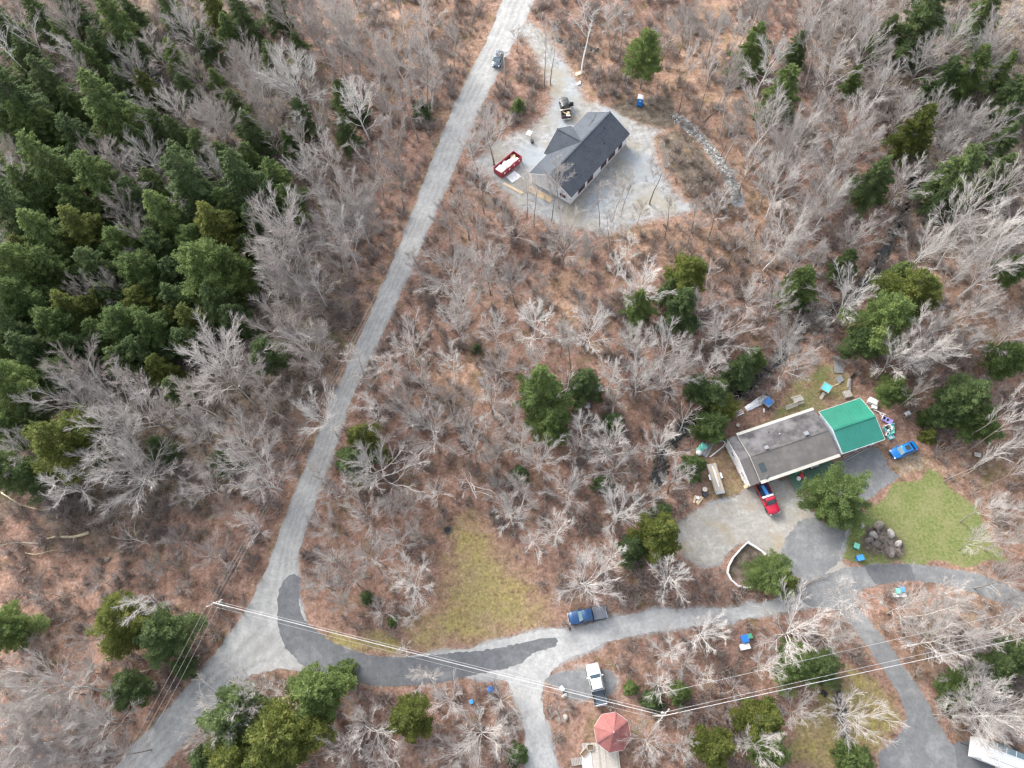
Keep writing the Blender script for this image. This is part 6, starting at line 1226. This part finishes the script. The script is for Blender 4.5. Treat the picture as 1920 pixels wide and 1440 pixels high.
for a_ in [(345,45,88,'p','B'),(55,70,62,'p','P'),(20,90,50,'s','P'),(130,40,76,'b','B'),(245,120,76,'p','B'),(150,135,64,'b','B'),(325,195,70,'p','B'),(410,240,100,'b','B'),(395,205,66,'b','B'),(556,148,128,'s','B'),(495,215,76,'b','B'),(440,150,72,'b','B'),(462,105,72,'b','B'),(185,290,72,'b','B'),(280,302,96,'p','B'),(225,300,60,'b','S'),(402,322,80,'p','B'),(228,390,82,'b','B'),(262,442,72,'b','B'),(518,445,132,'b','B'),(580,322,88,'p','B'),(640,398,116,'p','B'),(670,190,98,'s','B'),(657,82,72,'p','B'),(590,55,84,'b','B'),(540,30,76,'b','B'),(608,280,66,'p','B'),(722,172,64,'b','S'),(770,195,70,'b','S'),(735,255,70,'b','B'),(792,150,60,'b','S'),(700,312,84,'b','B'),(20,285,62,'b','B'),(42,332,56,'p','S'),(15,470,44,'p','S'),(500,165,54,'p','D'),(520,260,56,'p','D'),(300,90,56,'b','S'),(365,130,60,'b','B'),(120,100,50,'p','S'),(620,120,60,'b','S'),(560,260,52,'b','S'),(340,385,30,'s','S'),
    (517,520,96,'p','B'),(524,608,132,'b','B'),(407,686,152,'p','B'),(208,540,64,'b','B'),(160,545,56,'b','B'),(140,690,104,'b','B'),(120,752,114,'p','B'),(262,765,124,'p','B'),(372,803,92,'p','B'),(243,872,142,'p','B'),(30,840,76,'p','B'),(140,915,84,'p','S'),(485,805,46,'b','S'),(450,845,56,'b','m'),(602,776,98,'s','B'),(600,640,60,'b','S'),(580,690,60,'b','S'),(570,560,70,'b','B'),(640,490,76,'b','B'),(600,440,60,'b','S'),(680,420,60,'b','S'),(700,380,54,'b','S'),(740,330,56,'b','S'),(650,560,54,'b','m'),(540,740,56,'b','m'),(560,800,50,'b','m'),(340,930,52,'p','m'),(480,900,54,'b','m'),
    (247,1006,54,'s','D'),(268,1145,70,'p','S'),(345,1102,36,'p','m'),(160,1192,62,'p','m'),(92,1380,104,'p','B'),(182,1352,112,'p','B'),(40,1330,92,'p','B'),(30,1268,80,'p','B'),(132,1424,90,'p','B'),(20,1424,76,'p','B'),(225,1410,80,'p','B'),(100,1300,70,'p','B'),(465,988,52,'p','S'),(300,1060,60,'b','m'),(400,1040,80,'b','m'),(180,1090,60,'b','m'),(80,1110,60,'b','m'),(330,1010,56,'b','m'),(420,950,60,'b','m'),(70,1210,56,'b','m'),(160,1260,60,'b','m'),(100,960,56,'b','m'),(200,960,56,'b','m'),
    (440,1325,134,'p','B'),(700,1372,112,'p','B'),(535,1432,90,'s','D'),(530,1303,54,'s','m'),(602,1372,64,'p','m'),(898,1378,112,'p','B'),(858,1415,86,'p','B'),(795,1278,62,'p','S'),(942,1312,64,'p','m'),(840,1312,76,'p','B'),(962,1352,56,'p','B'),(720,1435,86,'p','B'),(640,1408,70,'p','B'),(800,1390,60,'p','m'),(655,1318,50,'p','m'),(755,1216,30,'s','m'),(470,1290,56,'p','S'),(940,1400,60,'p','B'),(370,1375,70,'p','B'),
    (842,506,112,'p','B'),(862,566,92,'p','B'),(913,500,82,'p','B'),(962,520,82,'p','B'),(890,440,72,'p','B'),(960,430,92,'b','m'),(1055,440,102,'p','B'),(1154,500,38,'s','S'),(1203,532,92,'s','B'),(1005,606,92,'p','B'),(1106,610,94,'s','B'),(930,612,72,'p','B'),(858,605,72,'p','B'),(770,636,84,'p','B'),(843,682,52,'s','S'),(938,682,74,'p','B'),(1200,648,84,'p','B'),(1054,724,72,'s','D'),(920,742,82,'p','B'),(1145,705,72,'p','B'),(830,420,52,'b','S'),(870,390,62,'b','S'),(900,340,52,'p','S'),(920,240,92,'p','B'),(890,270,60,'p','S'),(985,350,40,'p','S'),(1000,370,40,'p','S'),(1035,360,40,'p','S'),(1050,330,52,'p','S'),(1155,360,36,'p','S'),(1130,370,34,'p','S'),(1172,350,36,'p','S'),(1230,320,56,'p','S'),
    (1180,640,52,'p','S'),(1255,642,92,'p','B'),(1322,572,72,'p','B'),(1366,622,102,'p','B'),(1500,410,92,'p','B'),(1560,370,74,'s','B'),(1614,438,84,'p','B'),(1593,556,104,'s','B'),(1460,562,74,'p','B'),(1335,510,42,'s','D'),(1410,552,62,'p','B'),(1478,622,74,'p','B'),(1490,672,104,'p','B'),(1330,682,84,'p','B'),(1270,692,72,'p','B'),(1305,405,44,'p','S'),(1350,382,50,'p','S'),(1420,480,52,'p','S'),(1390,440,46,'p','S'),(1260,390,40,'p','S'),(1450,330,60,'p','S'),(1410,300,56,'p','S'),
    (1443,110,86,'s','B'),(1530,62,76,'p','B'),(1560,122,80,'p','B'),(1632,80,92,'p','B'),(1660,152,76,'s','B'),(1742,102,80,'p','B'),(1790,62,92,'p','B'),(1600,220,92,'p','B'),(1625,262,76,'p','B'),(1700,205,76,'p','B'),(1850,102,84,'p','B'),(1880,42,76,'p','B'),(1860,242,80,'p','B'),(1800,232,76,'p','B'),(1780,284,70,'p','B'),(1702,332,76,'p','B'),(1570,352,72,'p','B'),(1892,332,76,'p','B'),(1862,430,108,'s','B'),(1738,465,94,'s','B'),(1840,482,80,'p','B'),(1842,572,84,'p','B'),(1688,664,94,'p','B'),(1765,672,70,'p','S'),(1892,622,64,'p','S'),(1868,782,52,'p','P'),(1886,800,48,'p','P'),(1900,830,46,'p','P'),(1880,850,46,'p','P'),(1905,880,46,'p','P'),(1840,860,40,'p','P'),(1910,740,50,'p','P'),(1285,40,56,'p','B'),(1340,50,62,'p','B'),(1250,60,46,'p','S'),(1170,40,52,'p','S'),(1150,30,46,'p','S'),(1095,55,62,'s','P'),(1020,80,50,'p','P'),(1032,90,44,'p','S'),(1330,140,44,'p','P'),(1290,130,46,'p','P'),(1380,60,56,'p','S'),(1480,250,62,'p','B'),(1440,220,50,'p','S'),(1510,300,66,'p','B'),(1540,200,62,'p','B'),(1520,20,60,'p','B'),(1600,20,60,'p','B'),(1700,20,60,'p','B'),
    (1286,782,62,'s','D'),(1240,830,84,'p','B'),(1140,830,104,'p','B'),(1152,866,92,'p','B'),(1270,892,60,'p','S'),(1098,798,62,'p','B'),(1085,835,56,'p','B'),(1010,855,84,'p','B'),(975,822,56,'p','B'),(958,960,74,'p','B'),(1042,990,74,'s','B'),(1067,919,84,'p','B'),(1164,951,104,'p','B'),(1220,930,60,'p','m'),(1104,1082,134,'p','B'),(1145,1038,62,'s','B'),(1262,1082,92,'s','B'),(1258,700,92,'p','B'),(1200,705,70,'p','B'),(887,912,72,'p','D'),(728,880,158,'p','B'),(808,808,112,'p','B'),(690,770,62,'p','S'),(722,692,62,'p','S'),(790,712,66,'p','B'),(884,832,52,'p','S'),(740,740,50,'p','S'),(760,780,56,'p','S'),(1000,780-60,40,'p','S'),
    (605,985,64,'p','B'),(682,962,76,'p','B'),(700,1040,94,'p','B'),(768,1086,98,'s','B'),(600,1090,74,'p','B'),(650,1082,70,'p','B'),(622,1045,62,'p','B'),(742,1010,62,'p','B'),(714,1146,52,'p','m'),(770,1150,52,'p','B'),(640,1130,50,'p','m'),(620,930,50,'p','S'),(660,910,50,'p','S'),
    (1326,1180,84,'s','B',14),(1246,1220,64,'p','S'),(1238,1287,64,'s','m'),(1218,1390,80,'p','B'),(1280,1402,62,'p','B'),(1424,1394,92,'p','B'),(1494,1178,132,'p','B'),(1560,1192,92,'p','B'),(1580,1130,92,'p','S'),(1698,1140,104,'p','B',9.5),(1800,1160,114,'p','B',9.5),(1612,1344,114,'p','B'),(1502,1335,76,'p','B'),(1846,1322,142,'s','B',9.5),(1824,1272,84,'p','B',9.5),(1885,1085,76,'p','B'),(1905,1170,60,'s','B',9.5),(1860,1372,76,'p','B'),(1750,1150,70,'p','B',9.5),(1790,1340,60,'p','B',9.5),(1440,1250,60,'p','S'),(1380,1290,46,'p','m'),(1280,1240,60,'p','m'),(1850,1010,60,'p','B'),(1900,1010,60,'p','B'),(1860,950,50,'p','S'),(1900,960,50,'p','S')]:
    bare(*a_)
for a_ in [(1652,1004,30,'b','m',1.6),(1664,1018,34,'b','m',1.8),(1640,1020,26,'b','m',1.4),(1680,1030,24,'b','m',1.3),(1656,1030,26,'b','m',1.5)]: bare(*a_)
# thin infill trees wherever woodland ground is still open
WOOD_OUT = ['road', 'asph', 'shared', 'pad', 'east', 'rv', 'yard', 'car', 'cgrass', 'lawn', 'back', 'side', 'mid', 'moss', 'se', 'site', 'bed', 'h2', 'gaz']
def out_dist(pts):
    d = np.full(len(pts), 1e9)
    for k in WOOD_OUT: d = np.minimum(d, pdist(pts, PL[k]))
    return d
KEEP = [(1100,290,110),(1062,200,50),(1200,190,32),(930,110,40),(952,312,40),(1470,845,120),(1600,800,90),(1695,842,50),(1443,930,60),(1100,1155,50),(1117,1285,55),(1147,1373,60),(1875,1415,50),(1400,1062,50),(1650,1015,60),(1395,1205,30),(1682,1112,30),(1340,895,40),(1312,845,40),(1068,1178,30),(1330,290,40),(1380,350,30),(1101,762,24),(1410,760,45),(900,1100,90),(1000,1150,60),(840,993,30),(1565,930,60),(450,1150,40),(1120,120,40)]
rng = random.Random(21); added = 0; tries = 0
while added < 52 and tries < 9000:
    tries += 1; x, y = rng.uniform(10, 1910), rng.uniform(5, 1435)
    if x < 560 and 930 < y < 1260: continue
    if any((x-a)**2+(y-b2)**2 < c_*c_ for a, b2, c_ in KEEP): continue
    if any((x-a)**2+(y-b2)**2 < (22+.30*w_)**2 for a, b2, w_, k_ in BASES): continue
    p = P(x, y, 8); d = out_dist(np.array([[p.x, p.y]]))[0]
    if d < 1.2: continue
    bare(x, y, rng.uniform(34, 56), rng.choice('ppb'), rng.choice('SSm')); added += 1
# ------------------------------------------------------------------ undergrowth: leafless brush under the trees, nobody could count it
def scatter(name, pts, rots, scls, meshes, mat, label, cat):
    """one object that instances a few meshes on points (geometry nodes)"""
    me = bpy.data.meshes.new(name); me.from_pydata([tuple(p) for p in pts], [], [])
    a = me.attributes.new('turn', 'FLOAT_VECTOR', 'POINT'); a.data.foreach_set('vector', np.column_stack([np.zeros(len(pts)), np.zeros(len(pts)), rots]).astype(np.float32).ravel())
    a = me.attributes.new('size', 'FLOAT_VECTOR', 'POINT'); a.data.foreach_set('vector', np.asarray(scls, np.float32).ravel())
    co = bpy.data.collections.new(name+'_pieces')
    for m_ in meshes:
        o = bpy.data.objects.new(name+'_piece', m_); co.objects.link(o)
    ob = bpy.data.objects.new(name, me); COL.objects.link(ob); tag(ob, label, cat, None, 'stuff'); me.materials.append(MATS[mat])
    g = bpy.data.node_groups.new(name, 'GeometryNodeTree'); g.interface.new_socket('Geometry', in_out='INPUT', socket_type='NodeSocketGeometry'); g.interface.new_socket('Geometry', in_out='OUTPUT', socket_type='NodeSocketGeometry')
    N = g.nodes.new; gi = N('NodeGroupInput'); go_ = N('NodeGroupOutput'); ip = N('GeometryNodeInstanceOnPoints'); ci = N('GeometryNodeCollectionInfo'); ci.inputs['Collection'].default_value = co; ci.inputs['Separate Children'].default_value = True; ci.inputs['Reset Children'].default_value = True
    def na(n, t_):
        q = N('GeometryNodeInputNamedAttribute'); q.data_type = t_; q.inputs['Name'].default_value = n; return q.outputs['Attribute']
    rv = N('FunctionNodeRandomValue'); rv.data_type = 'INT'; rv.inputs[4].default_value = 0; rv.inputs[5].default_value = len(meshes)-1
    L = g.links.new; L(gi.outputs[0], ip.inputs['Points']); L(ci.outputs[0], ip.inputs['Instance']); ip.inputs['Pick Instance'].default_value = True; L(rv.outputs[2], ip.inputs['Instance Index'])
    e2r = N('FunctionNodeEulerToRotation'); L(na('turn', 'FLOAT_VECTOR'), e2r.inputs[0]); L(e2r.outputs[0], ip.inputs['Rotation']); L(na('size', 'FLOAT_VECTOR'), ip.inputs['Scale']); L(ip.outputs[0], go_.inputs[0])
    md = ob.modifiers.new('scatter', 'NODES'); md.node_group = g; return ob
def inframe(c, m_=20):
    u, v = proj((c[0], c[1], 0)); return -m_ < u < 1920+m_ and -m_ < v < 1440+m_
def brush():
    rng = np.random.RandomState(5); var = []
    for k in range(6):
        L = []
        for i in range(16):
            az = rng.uniform(0, 6.28); an = abs(rng.normal(.55, .3)); p = np.array((rng.normal(0, .2), rng.normal(0, .2), -.05)); d = np.array((math.sin(an)*math.cos(az), math.sin(an)*math.sin(az), math.cos(an)))
            ln = rng.uniform(.8, 1.9); m_ = p+d*ln*.55+rng.normal(0, .06, 3); e = p+d*ln+rng.normal(0, .12, 3); L.append(([p, m_, e], [.030, .022, .012], 3))
            for j in range(4):
                q = p+(m_-p)*rng.uniform(.3, 1); L.append(([q, q+.5*d*rng.uniform(.5, 1)+np.array((rng.normal(0, .2), rng.normal(0, .2), rng.uniform(.0, .3)))], [.018, .010], 3))
        var.append(mk('brush_tuft', L, 'bark_brush'))
    cand = np.column_stack([rng.uniform(-120, 128, 34000), rng.uniform(-16, 174, 34000)]); d = out_dist(cand); cand = cand[d > .7]
    dens = .5+.5*np.sin(cand[:, 0]*.21+2*np.sin(cand[:, 1]*.11))*np.sin(cand[:, 1]*.17+1.5*np.sin(cand[:, 0]*.13))
    cand = cand[rng.rand(len(cand)) < .15+.55*dens]; cand = np.array([c for c in cand if inframe(c)]); n = len(cand); s = rng.uniform(.55, 1.5, n); print('BRUSH', n)
    scatter('undergrowth', np.column_stack([cand, height(cand)]), rng.uniform(0, 6.28, n), np.column_stack([s, s, s*rng.uniform(.8, 1.4, n)]), var, 'bark_brush', 'leafless brush covering the woodland floor', 'undergrowth')
brush()
def backwood():
    # the crowd of bare stems filling the woods between the trees that can be told apart
    rng = np.random.RandomState(11); zones = [([(0, -10), (900, -10), (640, 520), (560, 900), (0, 940)], 48), ([(1240, -10), (1920, -10), (1920, 720), (1560, 640), (1400, 420)], 34), ([(760, 460), (1230, 470), (1300, 800), (1200, 980), (900, 940), (600, 1000)], 10), ([(0, 1270), (330, 1270), (220, 1440), (0, 1440)], 8), ([(1640, 1120), (1920, 1160), (1920, 1380), (1780, 1360)], 6)]
    pts = []; cons = [(x, y, w_) for x, y, w_, k_ in BASES if k_]
    for pl, cnt in zones:
        pg = np.array(pl, float); xy = rng.uniform(pg.min(0), pg.max(0), (cnt*25, 2)); xy = xy[pdist(xy, pg) < 0]
        wp_ = np.array([P(x, y, 8)[:2] for x, y in xy]); od = out_dist(wp_); k = 0
        for (x, y), p, d in zip(xy, wp_, od):
            if k >= cnt: break
            if d < 2.0 or ldist(np.array([p]), LN['stream'])[0] < 7 or any((x-a)**2+(y-b2)**2 < (c_+18)**2 for a, b2, c_ in KEEP) or any((x-a)**2+(y-b2)**2 < (.55*c_+14)**2 for a, b2, c_ in cons) or any((p[0]-q[0])**2+(p[1]-q[1])**2 < 14 for q in pts): continue
            pts.append(tuple(p)); k += 1
    pts = np.array(pts); n = len(pts); z = height(pts); s = rng.uniform(.7, 1.15, n); vs = []
    for form in ('slim', 'broad', 'slim'):
        for tm, cm in BARE[form][:2]:
            bm = bmesh.new(); bm.from_mesh(tm); bm.from_mesh(cm); me = bpy.data.meshes.new('bare_stem'); bm.to_mesh(me); bm.free(); me.materials.append(MATS['bark_brown' if form == 'slim' else 'bark_pale']); vs.append(me)
    print('BACKWOOD', n); scatter('bare_woodland', np.column_stack([pts, z]), rng.uniform(0, 6.28, n), np.column_stack([s*.95, s*.95, s]), vs[:4], 'bark_brown', 'mass of bare grey stems filling the woods', 'woodland')
backwood()

# ------------------------------------------------------------------ labels that single each tree out: rank by distance from a thing one can find
ANCH = [('slate blue car on the gravel road', 930, 110), ('black pickup', 1060, 200), ('blue portable toilet', 1200, 187), ('unfinished house', 1100, 290), ('red dumpster', 952, 310), ('rubble strip', 1330, 290), ('green-roofed garage', 1600, 800), ('mobile home', 1470, 845), ('blue hatchback', 1695, 842), ('red pickup', 1443, 932), ('navy pickup', 1100, 1155), ('white pickup', 1117, 1285), ('red gazebo', 1147, 1373), ('white camper', 1875, 1415), ('lone white utility box', 1101, 762), ('stone fire ring', 840, 993), ('lawn rock bed', 1655, 1012), ('white-edged planting bed', 1395, 1060), ('road fork pole', 400, 1130), ('gazebo-side utility pole', 1245, 1342), ('long pale fallen log', 125, 1005), ('big flat woodland boulder', 291, 1288), ('white chest by dark blue bin', 1395, 1210), ('long white chest', 1683, 1115), ('road fork', 520, 1180), ('upper end of the gravel road', 975, 5), ('bottom end of the gravel road', 250, 1435), ('brook bend rocks', 1530, 598), ('photo corner above the dense conifers', 0, 0), ('photo corner beyond the rubble strip', 1920, 0), ('photo edge beside the dense conifers', 0, 560), ('photo edge level with the big pine', 1920, 560), ('asphalt bend', 720, 1260), ('wheelbarrow', 1699, 778), ('play platform', 1545, 730), ('photo corner below the open brush', 0, 1440), ('photo edge above the building site gully', 1180, 0), ('top photo edge above the bare wood', 640, 0), ('top photo edge above dark conifers', 330, 0), ('top photo edge right of the pine', 1560, 0), ('middle of the gravel road', 720, 600), ('mower by the ditch', 1545, 1300)]
ORD = ['first', 'second', 'third', 'fourth', 'fifth', 'sixth', 'seventh', 'eighth', 'ninth', 'tenth', 'eleventh', 'twelfth']
cls = {}
for i, (x, y, wds, r) in enumerate(TREES): cls.setdefault(wds, []).append(i)
for wds, ids in cls.items():
    rank = {}
    for ai, (an, ax, ay) in enumerate(ANCH):
        for k, i in enumerate(sorted(ids, key=lambda i: (TREES[i][0]-ax)**2+(TREES[i][1]-ay)**2)): rank[(i, ai)] = k
    for i in ids:
        ai = min(range(len(ANCH)), key=lambda a: (rank[(i, a)], (TREES[i][0]-ANCH[a][1])**2+(TREES[i][1]-ANCH[a][2])**2)); k = rank[(i, ai)]
        o_ = ORD[k] if k < 12 else str(k+1)+'th'
        TREES[i][3]['label'] = (f'{wds}, {o_} from the {ANCH[ai][0]}' if k else f'{wds} closest to the {ANCH[ai][0]}')
print('TREES', len(TREES), 'bare', sum(1 for q_ in TREES if 'bare' in q_[2]))
